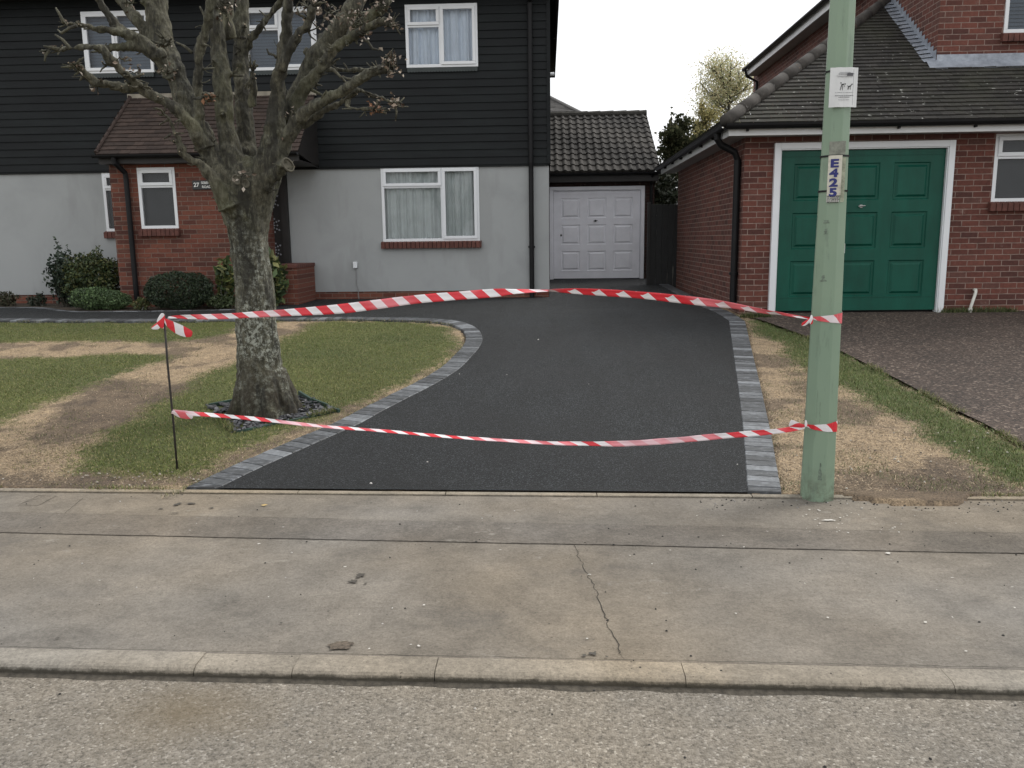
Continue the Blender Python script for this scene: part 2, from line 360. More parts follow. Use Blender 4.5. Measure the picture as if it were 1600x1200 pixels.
def bark_mat():
    m = Mat('bark'); g = m.n('ShaderNodeSeparateXYZ'); m.l(m.co(), g.inputs[0]); z = g.outputs[2]
    fine = m.noise(32, 7, .75, vec=m.co(scale=(1, 1, .45))); big = m.noise(4, 5, .6, vec=m.co(scale=(1, 1, .4)))
    c = m.ramp(fine, [(.32, (.016, .015, .011)), (.5, (.075, .072, .054)), (.68, (.165, .16, .125))])
    c = m.mix(c, m.ramp(big, [(.3, (.58, .60, .52)), (.7, (1.2, 1.15, 1.05))]), 1, 'MULTIPLY')
    c = m.mix(c, (.085, .085, .035), m.math('MULTIPLY', m.ramp(m.noise(2.6, 4), [(.52, 0), (.72, 1)]), .5))
    # pale lichen on the trunk
    lv = m.ramp(m.noise(26, 8, .85), [(.50, 0), (.55, 1)]); zone = m.ramp(m.math('MULTIPLY', z, .5), [(.05, .5), (.3, 1), (.80, .8), (.95, .12)])
    lz = m.ramp(m.noise(2.3, 3), [(.42, .12), (.58, 1)])
    c = m.mix(c, (.40, .42, .36), m.math('MULTIPLY', m.math('MULTIPLY', lv, zone), m.math('MULTIPLY', lz, .8)))
    mz = m.ramp(z, [(.30, 1), (.75, 0)]); mo = m.ramp(m.noise(7, 6, .7), [(.35, 0), (.55, 1)])
    c = m.mix(c, (.026, .020, .011), m.math('MULTIPLY', m.math('MULTIPLY', mz, mo), .93))
    dk = m.ramp(m.noise(6, 6, .75, vec=m.co(scale=(1, 1, .2))), [(.50, 0), (.58, 1)]); c = m.mix(c, (.014, .013, .010), m.math('MULTIPLY', dk, .75))
    h = m.math('ADD', fine, m.math('MULTIPLY', m.noise(9, 4), .8))
    return m.out(c, .92, m.bump(h, .9, .02))
BARK = bark_mat()
CUTW = simple('cut_wood', (.30, .24, .17), .85, .4, 30, .4)

# ================================================================== GROUND
def wline(pts, Z=0): return [onZ(x, y, Z) for x, y in pts]
def lin(P, Q, X): return P[1] + (Q[1]-P[1])*(X-P[0])/(Q[0]-P[0])
kb0, kb1 = wline([(0, 1013), (1600, 1046)])                # back line of the kerb
pb0, pb1 = wline([(0, 765), (1220, 775)])                  # back edge of the pavement
sf0, sf1 = wline([(0, 833), (1600, 866)]); sb0, sb1 = wline([(200, 806), (1600, 834)])   # trench repair strip
kerbY = lambda X: lin(kb0, kb1, X); backY = lambda X: lin(pb0, pb1, X)
XL, XR = -45, 45
def strip_mesh(mb, fy0, fy1, z, x0=XL, x1=XR, n=60):
    xs = np.linspace(x0, x1, n)
    for a, b in zip(xs[:-1], xs[1:]): mb.quad((a, fy0(a), z), (b, fy0(b), z), (b, fy1(b), z), (a, fy1(a), z))
mb = MB(); strip_mesh(mb, lambda x: -40, lambda x: kerbY(x)-.05, -.036); tag(mb.build('road', ROADM), kind='structure')
mb = MB(); strip_mesh(mb, lambda x: kerbY(x)-.01, lambda x: backY(x)-.05, 0); tag(mb.build('pavement', PAVE), kind='structure')
# narrow concrete strip at the back of the pavement
mb = MB()
xs = list(np.arange(-9, 9, .93))
for a, b in zip(xs[:-1], xs[1:]):
    b -= .006; z1 = .012
    mb.prism([(0, 0, -.1), (0, .05, -.1), (0, .05, z1-.001), (0, .044, z1), (0, .006, z1), (0, 0, z1-.004)], (a, backY(a)-.05, 0), (b, backY(b)-.05, 0))
tag(mb.build('pavement_edging', KERBM), kind='structure')
mb = MB(); xs = np.linspace(-9, 9, 200); w1 = [lin(sf0, sf1, x)+.012*noise.noise(Vector((x*1.5, 0, 3)))+.004*noise.noise(Vector((x*12, 0, 3))) for x in xs]; w2 = [lin(sb0, sb1, x)+.03*noise.noise(Vector((x*.9, 5, 3))) for x in xs]
for i in range(len(xs)-1): mb.quad((xs[i], w1[i], .004), (xs[i+1], w1[i+1], .004), (xs[i+1], w2[i+1], .004), (xs[i], w2[i], .004))
strip = mb.build('pavement_repair_strip', STRIP); tag(strip, kind='structure')
# cracks and joints: thin dark fissures in the surface
CRK = simple('crack_dirt', (.028, .024, .019), 1, .3)
def crack(pts, wd, z=.006, jit=.006):
    mb = MB(); P = [Vector(p) for p in pts]; L = []
    for a, b in zip(P[:-1], P[1:]):
        n = max(2, int((b-a).length/.03))
        for i in range(n): L.append(a.lerp(b, i/n) + Vector((random.uniform(-jit, jit), random.uniform(-jit, jit), 0)))
    L.append(P[-1])
    for i in range(len(L)-1):
        t = (L[i+1]-L[i]); nn = Vector((-t.y, t.x, 0)).normalized()
        wa = wd*(.35+.9*abs(noise.noise(L[i]*6))); wb = wd*(.35+.9*abs(noise.noise(L[i+1]*6)))
        za = Vector((0, 0, z))
        mb.quad(L[i]-nn*wa+za, L[i+1]-nn*wb+za, L[i+1]+nn*wb+za, L[i]+nn*wa+za)
    return mb
allc = MB()
def addc(m2): allc.add(m2.v, m2.f)
xs_ = np.arange(-9, 9, .25)
addc(crack([(x, lin(sf0, sf1, x)+.012*noise.noise(Vector((x*1.5, 0, 3)))-.003, 0) for x in xs_], .0015, jit=.006))
addc(crack([(x, lin(sb0, sb1, x)+.03*noise.noise(Vector((x*.9, 5, 3))), 0) for x in xs_], .0016, jit=.003))
addc(crack([(x, kerbY(x)+.002, 0) for x in xs_], .0022, jit=.003))
addc(crack([(x, backY(x)-.056, 0) for x in xs_], .0035, jit=.003))
addc(crack(wline([(895, 852), (912, 885), (925, 910), (938, 945), (948, 970), (962, 1000), (968, 1015), (966, 1022)]), .0022, .002, .010))
addc(crack(wline([(965, 1018), (975, 1030)]), .001, .002, .004))
# small inspection cover edges and an old joint, left
for seg in ([(30, 789), (60, 775)], [(60, 775), (88, 775)], [(88, 775), (60, 790)], [(60, 790), (28, 790)], [(40, 785), (66, 777)], [(98, 805), (130, 778)]):
    addc(crack(wline(seg), .0025, .002, .002))
tag(allc.build('pavement_cracks', CRK), kind='structure')
# dark stains, chip in the surface
mb = MB()
def blob(cx, cy, rx, ry, z=.0065, n=18, seed=0):
    P = onZ(cx, cy, 0); vs = [(P[0], P[1], z)]
    for k in range(n):
        a = 2*math.pi*k/n; rr = 1+.45*noise.noise(Vector((math.cos(a)*1.5+seed, math.sin(a)*1.5, seed*3.1)))*2
        vs.append((P[0]+math.cos(a)*rx*rr, P[1]+math.sin(a)*ry*rr, z))
    mb.add(vs, [(0, k+1, (k+1) % n+1) for k in range(n)])
for i, (x, y, rx, ry) in enumerate([(563, 900, .022, .022), (553, 910, .024, .018), (572, 913, .007, .008), (277, 789, .02, .022), (299, 788, .025, .012), (330, 795, .012, .01),
                     (252, 796, .012, .008), (273, 803, .02, .008), (928, 1023, .014, .012), (913, 1026, .008, .008), (948, 1028, .006, .005), (440, 975, .006, .006), (150, 1019, .006, .006), (90, 999, .006, .006)]):
    blob(x, y, rx, ry, seed=i+1)
tag(mb.build('pavement_stains', simple('oily_stain', (.055, .048, .038), .7, .3, 30)), kind='structure')
mb = MB(); blob(534, 1010, .05, .03, seed=21)
tag(mb.build('pavement_chip', simple('exposed_aggregate', (.10, .08, .06), 1, .6, 90, 1, 120)), kind='structure')
# white lime flecks on the pavement under the lamp column
mb = MB()
for i in range(70):
    blob(random.uniform(1250, 1420) if i < 34 else random.uniform(0, 1600), random.uniform(795, 835) if i < 34 else random.uniform(800, 1020), random.uniform(.002, .008), random.uniform(.002, .006), seed=i+40, n=7)
blob(1295, 814, .035, .012, seed=200); blob(1388, 866, .012, .01, seed=201)
tag(mb.build('pale_flecks', simple('lime_fleck', (.50, .48, .44), .9, .1)), kind='structure')
# kerb stones
mb = MB(); joints = sorted([onZ(x, 1030, 0)[0] for x in (315, 685, 1062, 1455)] + [onZ(467, 1030, 0)[0]])
j = [joints[0]-.915*k for k in range(20, 0, -1)] + joints + [joints[-1]+.915*k for k in range(1, 20)]
for a, b in zip(j[:-1], j[1:]):
    a2, b2 = a+.001, b-.002; dz = random.uniform(-.003, .003)
    z1 = .004+dz
    prof = [(0, 0, -.2), (0, -.125, -.2), (0, -.125, -.020+dz), (0, -.122, -.010+dz), (0, -.114, -.002+dz), (0, -.100, z1), (0, -.006, z1), (0, 0, z1-.005)]
    mb.prism(prof, (a2, kerbY(a2)-.002, 0), (b2, kerbY(b2)-.002, 0))
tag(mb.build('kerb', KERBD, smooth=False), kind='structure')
# grit line in the gutter
mb = MB(); xs = np.linspace(-8, 8, 400)
GUT = simple('gutter_dirt', (.06, .052, .040), 1, .5, 40, .8, 120)
for i in range(len(xs)-1):
    f = lambda x: kerbY(x)-.127-.022-.018*noise.noise(Vector((x*5, 0, 0)))-.006*noise.noise(Vector((x*40, 0, 0)))
    mb.add([(xs[i], f(xs[i]), -.0352), (xs[i+1], f(xs[i+1]), -.0352), (xs[i+1], kerbY(xs[i+1])-.125, -.028), (xs[i], kerbY(xs[i])-.125, -.028)], [(0, 1, 2, 3)])
tag(mb.build('gutter_dirt', GUT, smooth=True), kind='structure')

# ---- outlines on the plot (photo measurements laid on the terrain)
def W(pts): return [G(x, y)[:2] for x, y in pts]
def catmull(P, n=8, closed=False):
    P = [np.array(p) for p in P]; out = []
    for i in range(len(P)-1):
        p0 = P[max(i-1, 0)]; p1 = P[i]; p2 = P[i+1]; p3 = P[min(i+2, len(P)-1)]
        for k in range(n):
            t = k/n; out.append(.5*((2*p1)+(-p0+p2)*t+(2*p0-5*p1+4*p2-p3)*t*t+(-p0+3*p1-3*p2+p3)*t**3))
    out.append(P[-1]); return out
left_edge = catmull(W([(347, 765), (400, 739), (475, 705), (520, 685), (562, 666), (600, 645), (640, 624), (682, 602), (717, 580), (737, 560), (750, 544), (754, 531), (747, 517), (727, 507), (697, 502), (650, 499.5), (550, 498)]), 6)
path_low = W([(432, 499), (270, 501), (120, 501), (0, 500), (-200, 499)])
left_edge += path_low
right_edge = W([(1168, 773), (1161, 677), (1152, 600), (1145, 550), (1139, 504), (1087, 478), (1041, 452), (1010, 436)])
path_up = W([(-200, 482), (0, 483), (40, 483), (67, 484), (90, 488), (120, 490), (240, 489), (345, 487), (420, 485)])
HOUSEY = 14.5; XH = .04
front = [(right_edge[0][0], backY(right_edge[0][0])), (left_edge[0][0], backY(left_edge[0][0]))]
tarmac_poly = [front[1]] + list(left_edge) + list(path_up) + [(-4.75, 13.1), (-4.37, 13.3), (-4.37, HOUSEY+.1), (XH, HOUSEY+.1), (XH+.01, 19.55), (2.3, 19.55)] + list(right_edge)[::-1][1:] + [front[0]]
def poly_terrain(name, poly, off, mat, step=.2, thick=0):
    bm = bmesh.new(); vs = [bm.verts.new((p[0], p[1], 0)) for p in poly]; f = bm.faces.new(vs); bm.normal_update()
    if f.normal.z < 0: f.normal_flip()
    bmesh.ops.triangulate(bm, faces=[f])
    ys = [p[1] for p in poly]
    for Y in np.arange(math.ceil(min(ys)/step)*step, max(ys), step):
        bmesh.ops.bisect_plane(bm, geom=bm.verts[:]+bm.edges[:]+bm.faces[:], plane_co=(0, Y, 0), plane_no=(0, 1, 0), dist=1e-5)
    for v in bm.verts: v.co.z = T(v.co.y)+off
    me = bpy.data.meshes.new(name); bm.to_mesh(me); bm.free()
    o = link(name, me, mat); return tag(o, kind='structure')
poly_terrain('driveway', tarmac_poly, .022, TARMAC)
def inpoly(P, poly):
    poly = np.asarray(poly); x, y = P[:, 0], P[:, 1]; r = np.zeros(len(P), bool); j = len(poly)-1
    for i in range(len(poly)):
        xi, yi = poly[i]; xj, yj = poly[j]
        if yi != yj:
            c = ((yi > y) != (yj > y)) & (x < (xj-xi)*(y-yi)/(yj-yi)+xi); r ^= c
        j = i
    return r
# block edging: each block its own little stone, one surface
def resample(P, d):
    P = [np.array(p, float) for p in P]; out = [P[0]]; acc = 0; cur = P[0]; i = 1
    while i < len(P):
        s = np.linalg.norm(P[i]-cur)
        if s < 1e-9: i += 1; continue
        if acc+s >= d: cur = cur+(P[i]-cur)*(d-acc)/s; out.append(cur); acc = 0
        else: acc += s; cur = P[i]; i += 1
    return out
edge_band = []
def edging(mb, line, side, d=.1, wd=.2):
    L = resample(line, d); off = []
    for i, p in enumerate(L):
        t = L[min(i+1, len(L)-1)]-L[max(i-1, 0)]; t /= np.linalg.norm(t); n = np.array([-t[1], t[0]])*side; off.append(p+n*wd)
    edge_band.append(list(L)+off[::-1])
    for i in range(len(L)-1):
        g = .035; a, b, c, e = L[i], L[i+1], off[i+1], off[i]
        q = [a+(b-a)*g, b+(a-b)*g, c+(e-c)*g, e+(c-e)*g]
        ctr = sum(q)/4; base = random.choice([.03, .04, .05, .06, .075, .10, .15]); cc = (base*.94, base, base*1.06)
        q = [np.array([p[0], max(p[1], backY(p[0])+.002)]) for p in q]
        if max(p[1] for p in q) < backY(ctr[0])+.012: continue
        ctr = sum(q)/4
        h = .027+random.uniform(-.002, .002); top = [tuple(p+(ctr-p)*.06)+(T(p[1])+h,) for p in q]; mid = [tuple(p)+(T(p[1])+h-.006,) for p in q]; bot = [tuple(p)+(T(p[1])-.03,) for p in q]
        vs = bot+mid+top; fs = [(8, 9, 10, 11)]
        for k in range(4):
            k2 = (k+1) % 4; fs += [(k, k2, 4+k2, 4+k), (4+k, 4+k2, 8+k2, 8+k)]
        mb.add(vs, fs, cc)
mb = MB()
ext_ = np.array(left_edge[0])-(np.array(left_edge[2])-np.array(left_edge[0]))/np.linalg.norm(np.array(left_edge[2])-np.array(left_edge[0]))*.3
edging(mb, [ext_]+list(left_edge), 1)
edging(mb, right_edge[:5], -1); edging(mb, right_edge[4:], -1)
edging(mb, list(path_up), 1, .2, .1)
tag(mb.build('driveway_edging', BLOCKM), kind='structure')
# neighbour's drive
nb = W([(1163, 494), (1205, 507), (1267, 530), (1317, 552), (1360, 574), (1407, 597), (1455, 623), (1490, 642), (1537, 664), (1600, 700)])
nb = list(nb)+[(3.9, 5.6), (4.6, backY(4.6))]
NDY = 11.5
nd_poly = nb + [(12, backY(12)), (12, NDY), (2.75, NDY)]
poly_terrain('neighbour_driveway', nd_poly, .016, DRIVE2)

# ---- garden ground with grass, dead straw and bare soil
grass1 = W([(-400, 503), (0, 503), (300, 503), (440, 503), (385, 513), (330, 524), (260, 536), (190, 533), (100, 534), (0, 535), (-400, 537)])
grass2 = W([(-400, 562), (0, 561), (120, 557), (230, 555), (258, 560), (200, 585), (150, 600), (100, 620), (50, 638), (0, 662), (-400, 800)])
grass3 = W([(500, 503), (600, 502), (672, 505), (700, 514), (712, 528), (710, 540), (700, 555), (687, 567), (650, 588), (605, 607), (588, 614), (564, 624), (528, 638), (518, 648), (498, 656), (472, 669), (440, 680), (410, 688), (384, 698), (360, 706), (328, 724), (304, 738), (280, 744), (200, 746), (115, 738), (130, 710), (180, 675), (240, 635), (285, 603), (330, 580), (375, 566), (430, 535)])
grass4 = W([(1165, 500), (1200, 500), (1267, 528), (1320, 554), (1410, 599), (1490, 645), (1600, 703), (1720, 760), (1640, 760), (1540, 738), (1450, 690), (1420, 655), (1350, 628), (1310, 602), (1260, 572), (1230, 556), (1215, 532), (1180, 520)])
soil_p = [W(q) for q in ([(120, 610), (180, 595), (290, 600), (270, 625), (190, 668), (120, 690), (60, 700), (40, 680)],
          [(-300, 746), (110, 744), (300, 742), (330, 726), (362, 708), (384, 699), (410, 689), (440, 681), (472, 670), (500, 657), (528, 640), (564, 626), (605, 609), (606, 616), (566, 634), (530, 650), (500, 668), (470, 682), (430, 699), (380, 722), (330, 752), (200, 768), (-300, 775)],
          [(1290, 735), (1400, 728), (1520, 740), (1640, 770), (1640, 800), (1250, 800), (1260, 760)])]
def fbm(P, sc_, seed=0):
    # cheap value noise in numpy
    def vn(p):
        i = np.floor(p).astype(int); f = p-i; f = f*f*(3-2*f)
        def h(a, b):
            n = (a*374761393+b*668265263+seed*1442695041) & 0xffffffff; n = ((n ^ (n >> 13))*1274126177) & 0xffffffff; return ((n ^ (n >> 16)) & 0xffff)/65535.
        a = h(i[:, 0], i[:, 1]); b = h(i[:, 0]+1, i[:, 1]); c = h(i[:, 0], i[:, 1]+1); d = h(i[:, 0]+1, i[:, 1]+1)
        return (a*(1-f[:, 0])+b*f[:, 0])*(1-f[:, 1])+(c*(1-f[:, 0])+d*f[:, 0])*f[:, 1]
    r = 0; amp = .5
    for o in range(4): r = r+amp*vn(P*sc_*2**o+o*17.3); amp *= .5
    return r/.9375
def masks(P):
    r = np.random.default_rng(5); G_ = 0; S_ = 0; K = 5
    for k in range(K):
        a, b = masks1(P + r.normal(size=P.shape)*np.array([.065, .05])); G_ = G_+a/K; S_ = S_+b/K
    return G_, S_
def masks1(P):
    Pj = P + np.stack([fbm(P, 3.5, 1)-.5, fbm(P, 3.5, 2)-.5], 1)*.34 + np.stack([fbm(P, 14, 3)-.5, fbm(P, 14, 4)-.5], 1)*.13
    g = np.zeros(len(P)); s = np.zeros(len(P))
    for q in (grass1, grass2, grass3, grass4): g = np.maximum(g, inpoly(Pj, q))
    for q in soil_p: s = np.maximum(s, inpoly(Pj, q))
    return g.astype(float), s.astype(float)
hard = [tarmac_poly, nd_poly]
def groundz(P):
    z = np.interp(P[:, 1], TY, TZ) + (fbm(P, 2.5, 9)-.5)*.022 + (fbm(P, 11, 8)-.5)*.014
    return z
cell = .045; gx = np.arange(-11, 5.6, cell); gy = np.arange(4.58, 15.2, cell)
X, Y = np.meshgrid(gx, gy); P = np.stack([X.ravel(), Y.ravel()], 1)
g, s = masks(P); hd = np.zeros(len(P), bool)
for q in hard + edge_band: hd |= inpoly(P, q)
z = groundz(P); z[hd] = np.interp(P[hd, 1], TY, TZ)-.05
bk = np.array([backY(x) for x in P[:, 0]]); lip = np.clip((P[:, 1]-bk)/.12, -1, 1); z += .012*(1-np.clip(np.abs(lip), 0, 1)); z[P[:, 1] < bk-.01] = -.03
# a little soil spilling on to the pavement at the right
sp = inpoly(P + (np.stack([fbm(P, 6, 31), fbm(P, 6, 32)], 1)-.5)*.12, [onZ(x, y, 0)[:2] for x, y in ((1300, 770), (1320, 783), (1400, 791), (1480, 792), (1530, 782), (1560, 770))]); z[sp & (P[:, 1] < bk+.06)] = .020+.012*fbm(P, 9, 90)[sp & (P[:, 1] < bk+.06)]
z[P[:, 1] > 12.6] -= 0
nse = fbm(P, 1.1, 5); tn = fbm(P, 6, 12)
straw = np.stack([.27+.12*tn, .200+.09*tn, .125+.055*tn], 1); soil = np.stack([.080+.03*tn, .058+.02*tn, .040+.012*tn], 1)
grn = np.stack([.055+.05*nse, .072+.04*nse, .018+.010*nse], 1)
mixs = np.clip((fbm(P, 2.6, 21)-.49)*6, 0, .8)[:, None]
bc = straw*(1-mixs)+soil*mixs*1.0; bc = bc*(1-s[:, None]*.8)+soil*s[:, None]*.8; bc = bc*(1-g[:, None])+grn*g[:, None]
bed = P[:, 1] > 12.35; bc[bed] = np.stack([.045+.03*tn, .035+.02*tn, .025+.012*tn], 1)[bed]
ny, nx = X.shape; idx = np.arange(nx*ny).reshape(ny, nx)
Fq = np.stack([idx[:-1, :-1].ravel(), idx[:-1, 1:].ravel(), idx[1:, 1:].ravel(), idx[1:, :-1].ravel()], 1)
go = npmesh('garden_soil', np.stack([P[:, 0], P[:, 1], z], 1), Fq, GROUNDM, colors=bc[Fq[:, 0]].astype(np.float32), smooth=True)
tag(go, kind='structure')
# wide base ground to the horizon
mb = MB(); xb = [-600, -60, -11, 5.6, 60, 600]; yb = [-600, -40, 4.7, 5.3, 11.2, 11.7, 14.5, 19.5, 60, 400, 900]
for a, b in zip(xb[:-1], xb[1:]):
    for c, d in zip(yb[:-1], yb[1:]):
        mb.quad((a, c, T(c)-.12), (b, c, T(c)-.12), (b, d, T(d)-.12), (a, d, T(d)-.12))
tag(mb.build('ground', simple('distant_ground', (.08, .075, .05), .95, .3, .4)), kind='structure')

# ---- blades: mown grass and straw litter
def blades(n, area, keep, length, lie, cols, width, seed):
    r = np.random.default_rng(seed); x0, x1, y0, y1 = area
    P = np.stack([r.uniform(x0, x1, n), y0+(y1-y0)*r.uniform(0, 1, n)**1.35], 1)
    ok = np.ones(len(P), bool)
    for q in hard+edge_band+[pit_poly]: ok &= ~inpoly(P, q)
    ok &= P[:, 1] > np.array(lin(pb0, pb1, P[:, 0]))+.01
    P = P[ok]; g, s = masks(P); k = keep(g, s, P, r); P = P[k]; g = g[k]; s = s[k]; n = len(P)
    z = groundz(P)+.001; a = r.uniform(0, 2*math.pi, n); L = r.uniform(length[0], length[1], n); tl = r.uniform(lie[0], lie[1], n)
    d = np.stack([np.cos(a)*np.cos(tl), np.sin(a)*np.cos(tl), np.sin(tl)], 1)*L[:, None]
    b = a+math.pi/2+r.uniform(-.4, .4, n); wv = np.stack([np.cos(b), np.sin(b), np.zeros(n)], 1)*width*r.uniform(.6, 1.3, n)[:, None]
    B = np.stack([P[:, 0], P[:, 1], z], 1); V = np.stack([B-wv/2, B+wv/2, B+d], 1).reshape(-1, 3)
    t = fbm(P, 1.3, 41)[:, None]; u = r.uniform(0, 1, (n, 1)); C0, C1, C2 = map(np.array, cols)
    c = C0*(1-t)+C1*t; c = np.where(u > .82, C2, c)*r.uniform(.65, 1.35, (n, 1))
    return V, np.arange(3*n).reshape(-1, 3), c
pit_px = [(326, 637), (366, 677), (528, 643), (452, 612)]
pit_poly = np.array(W(pit_px))
sets = []
dead = lambda P: fbm(P, 2.4, 51)
sets.append(blades(620000, (-8.5, .2, 5.0, 11.6), lambda g, s, P, r: r.uniform(0, 1, len(P)) < g*(.55+.9*np.clip(fbm(P, 1.6, 61)-.2, 0, .5)), (.010, .025), (.35, 1.25), [(.060, .092, .013), (.140, .150, .028), (.26, .22, .10)], .0038, 1))
sets.append(blades(160000, (1.6, 5.4, 5.0, 11.4), lambda g, s, P, r: r.uniform(0, 1, len(P)) < g, (.015, .038), (.4, 1.3), [(.06, .10, .022), (.095, .135, .03), (.2, .19, .09)], .0045, 2))
sets.append(blades(230000, (-8.5, .2, 5.0, 11.6), lambda g, s, P, r: r.uniform(0, 1, len(P)) < (1-g)*(.8-.55*s)*np.clip(1.35-1.3*np.clip((fbm(P, 2.6, 21)-.49)*6, 0, .8), 0, 1), (.010, .028), (0, .45), [(.31, .235, .15), (.39, .305, .20), (.05, .035, .022)], .0055, 3))
sets.append(blades(130000, (1.2, 5.4, 4.9, 11.4), lambda g, s, P, r: r.uniform(0, 1, len(P)) < (1-g)*(.9-.55*s)*np.clip(1.35-1.3*np.clip((fbm(P, 2.6, 21)-.49)*6, 0, .8), 0, 1), (.010, .028), (0, .45), [(.31, .235, .15), (.41, .32, .21), (.05, .035, .022)], .0055, 4))
sets.append(blades(60000, (-8.5, .2, 5.0, 11.6), lambda g, s, P, r: (g < .5) & (fbm(P, 3, 77) > .55), (.015, .03), (.3, 1.2), [(.09, .10, .03), (.14, .14, .04), (.2, .17, .09)], .004, 5))
sets.append(blades(45000, (1.2, 5.4, 4.9, 11.4), lambda g, s, P, r: (g < .5) & (fbm(P, 2, 78) > .54), (.015, .035), (.3, 1.2), [(.07, .09, .03), (.12, .13, .04), (.2, .17, .09)], .004, 6))
def fringe(line, n, length, sp, cols, seed):
    r = np.random.default_rng(seed); L = np.array(resample(line, .01)); i = r.integers(0, len(L), n); P = L[i]+r.normal(size=(n, 2))*sp; kp = fbm(P, 2.2, seed) > .47; P = P[kp]; n = len(P)
    a = r.uniform(0, 6.28, n); tl = r.uniform(.3, 1.2, n); l_ = r.uniform(length[0], length[1], n); d = np.stack([np.cos(a)*np.cos(tl), np.sin(a)*np.cos(tl), np.sin(tl)], 1)*l_[:, None]
    b = a+1.57; wv = np.stack([np.cos(b), np.sin(b), np.zeros(n)], 1)*.004; B = np.stack([P[:, 0], P[:, 1], np.interp(P[:, 1], TY, TZ)+.012], 1)
    return np.stack([B-wv/2, B+wv/2, B+d], 1).reshape(-1, 3), np.arange(3*n).reshape(-1, 3), np.array(cols)[r.integers(0, len(cols), n)]*r.uniform(.6, 1.3, (n, 1))
GC = [(.06, .09, .015), (.12, .14, .03), (.24, .21, .10)]
off_ = [np.array(p) for p in edge_band[0][len(edge_band[0])//2:]]
sets.append(fringe(off_, 5000, (.015, .045), .02, GC+[(.30, .23, .14)], 71)); sets.append(fringe(list(pit_poly)+[pit_poly[0]], 5500, (.02, .06), .018, GC, 72))
sets.append(fringe(list(W([(1163, 494), (1267, 530), (1360, 574), (1455, 623), (1537, 664), (1600, 700)])), 6000, (.02, .05), .025, GC, 73))
sets.append(fringe([(x, backY(x)+.01) for x in np.arange(-5, -2.3, .2)], 2500, (.01, .035), .02, GC+[(.30, .23, .14)], 74)); sets.append(fringe([(x, backY(x)+.01) for x in np.arange(1.75, 4.5, .2)], 3000, (.01, .035), .02, GC+[(.30, .23, .14)], 75))
def join_sets(name, S, label, cat):
    V = []; Fc = []; Cc = []; o = 0
    for v, f, c in S: V.append(v); Fc.append(f+o); Cc.append(c); o += len(v)
    ob = npmesh(name, np.concatenate(V), np.concatenate(Fc), BLADE, colors=np.concatenate(Cc).astype(np.float32))
    return tag(ob, label, cat, kind='stuff')
join_sets('grass', [sets[0], sets[1]]+sets[4:], 'short mown grass of the front lawn and the verge strip', 'grass')
join_sets('dead_grass', [sets[2], sets[3]], 'straw coloured dead grass litter on the bare patches of lawn', 'dead grass')

# ================================================================== building helpers
def cells(x0, x1, z0, z1, holes):
    xs = sorted({x0, x1, *[h[0] for h in holes], *[h[1] for h in holes]}); zs = sorted({z0, z1, *[h[2] for h in holes], *[h[3] for h in holes]})
    xs = [x for x in xs if x0 <= x <= x1]; zs = [q for q in zs if z0 <= q <= z1]
    for a, b in zip(xs[:-1], xs[1:]):
        for c, d in zip(zs[:-1], zs[1:]):
            cx, cz = (a+b)/2, (c+d)/2
            if not any(h[0] < cx < h[1] and h[2] < cz < h[3] for h in holes): yield a, b, c, d
def wallY(mb, Y, x0, x1, z0, z1, holes=(), rev=.12):
    for a, b, c, d in cells(x0, x1, z0, z1, holes): mb.quad((a, Y, c), (b, Y, c), (b, Y, d), (a, Y, d))
    for a, b, c, d in holes:
        mb.quad((a, Y, c), (a, Y+rev, c), (a, Y+rev, d), (a, Y, d)); mb.quad((b, Y, c), (b, Y, d), (b, Y+rev, d), (b, Y+rev, c))
        mb.quad((a, Y, d), (a, Y+rev, d), (b, Y+rev, d), (b, Y, d)); mb.quad((a, Y, c), (b, Y, c), (b, Y+rev, c), (a, Y+rev, c))
def wallX(mb, X, y0, y1, z0, z1): mb.quad((X, y0, z0), (X, y1, z0), (X, y1, z1), (X, y0, z1))
def boards(mb, Y, x0, x1, z0, z1, holes=(), pitch=.125, lip=.017):
    n = int(round((z1-z0)/pitch)); p = (z1-z0)/n
    for i in range(n):
        za, zb = z0+i*p, z0+(i+1)*p; jz = random.uniform(-.002, .002); jl = lip*random.uniform(.85, 1.15)
        yy = lambda q: Y-.004-jl*(1-(q-za)/p)
        zs = sorted({za, zb, *[h[2] for h in holes if za < h[2] < zb], *[h[3] for h in holes if za < h[3] < zb]})
        xs = sorted({x0, x1, *[h[0] for h in holes], *[h[1] for h in holes]})
        for c, d in zip(zs[:-1], zs[1:]):
            for a, b in zip(xs[:-1], xs[1:]):
                cx, cz = (a+b)/2, (c+d)/2
                if any(h[0] < cx < h[1] and h[2] < cz < h[3] for h in holes): continue
                mb.quad((a, yy(c), c), (b, yy(c), c), (b, yy(d), d), (a, yy(d), d))
                if c == za: mb.quad((a, Y, c), (b, Y, c), (b, yy(c), c), (a, yy(c), c))
def frame_rect(mb, x0, x1, z0, z1, y0, y1, w_):
    mb.box(x0, x1, y0, y1, z0, z0+w_); mb.box(x0, x1, y0, y1, z1-w_, z1)
    mb.box(x0, x0+w_, y0, y1, z0+w_, z1-w_); mb.box(x1-w_, x1, y0, y1, z0+w_, z1-w_)
def curtain(mb, x0, x1, z0, z1, Y, amp=.04, per=.21, seed=0):
    n = int((x1-x0)/.012)+2; xs = np.linspace(x0, x1, n); V = []
    for zz in (z0, (z0+z1)/2, z1):
        for x in xs:
            ph = x/per*2*math.pi + 2.2*noise.noise(Vector((x*2.5, seed, zz*.25)))
            V.append((x, Y+amp*math.sin(ph)*(.6+.5*noise.noise(Vector((x*3, 9+seed, 0))))+.02*math.sin(ph*2.3), zz))
    mb.add(V, [(r_*n+i, r_*n+i+1, (r_+1)*n+i+1, (r_+1)*n+i) for r_ in range(2) for i in range(n-1)])
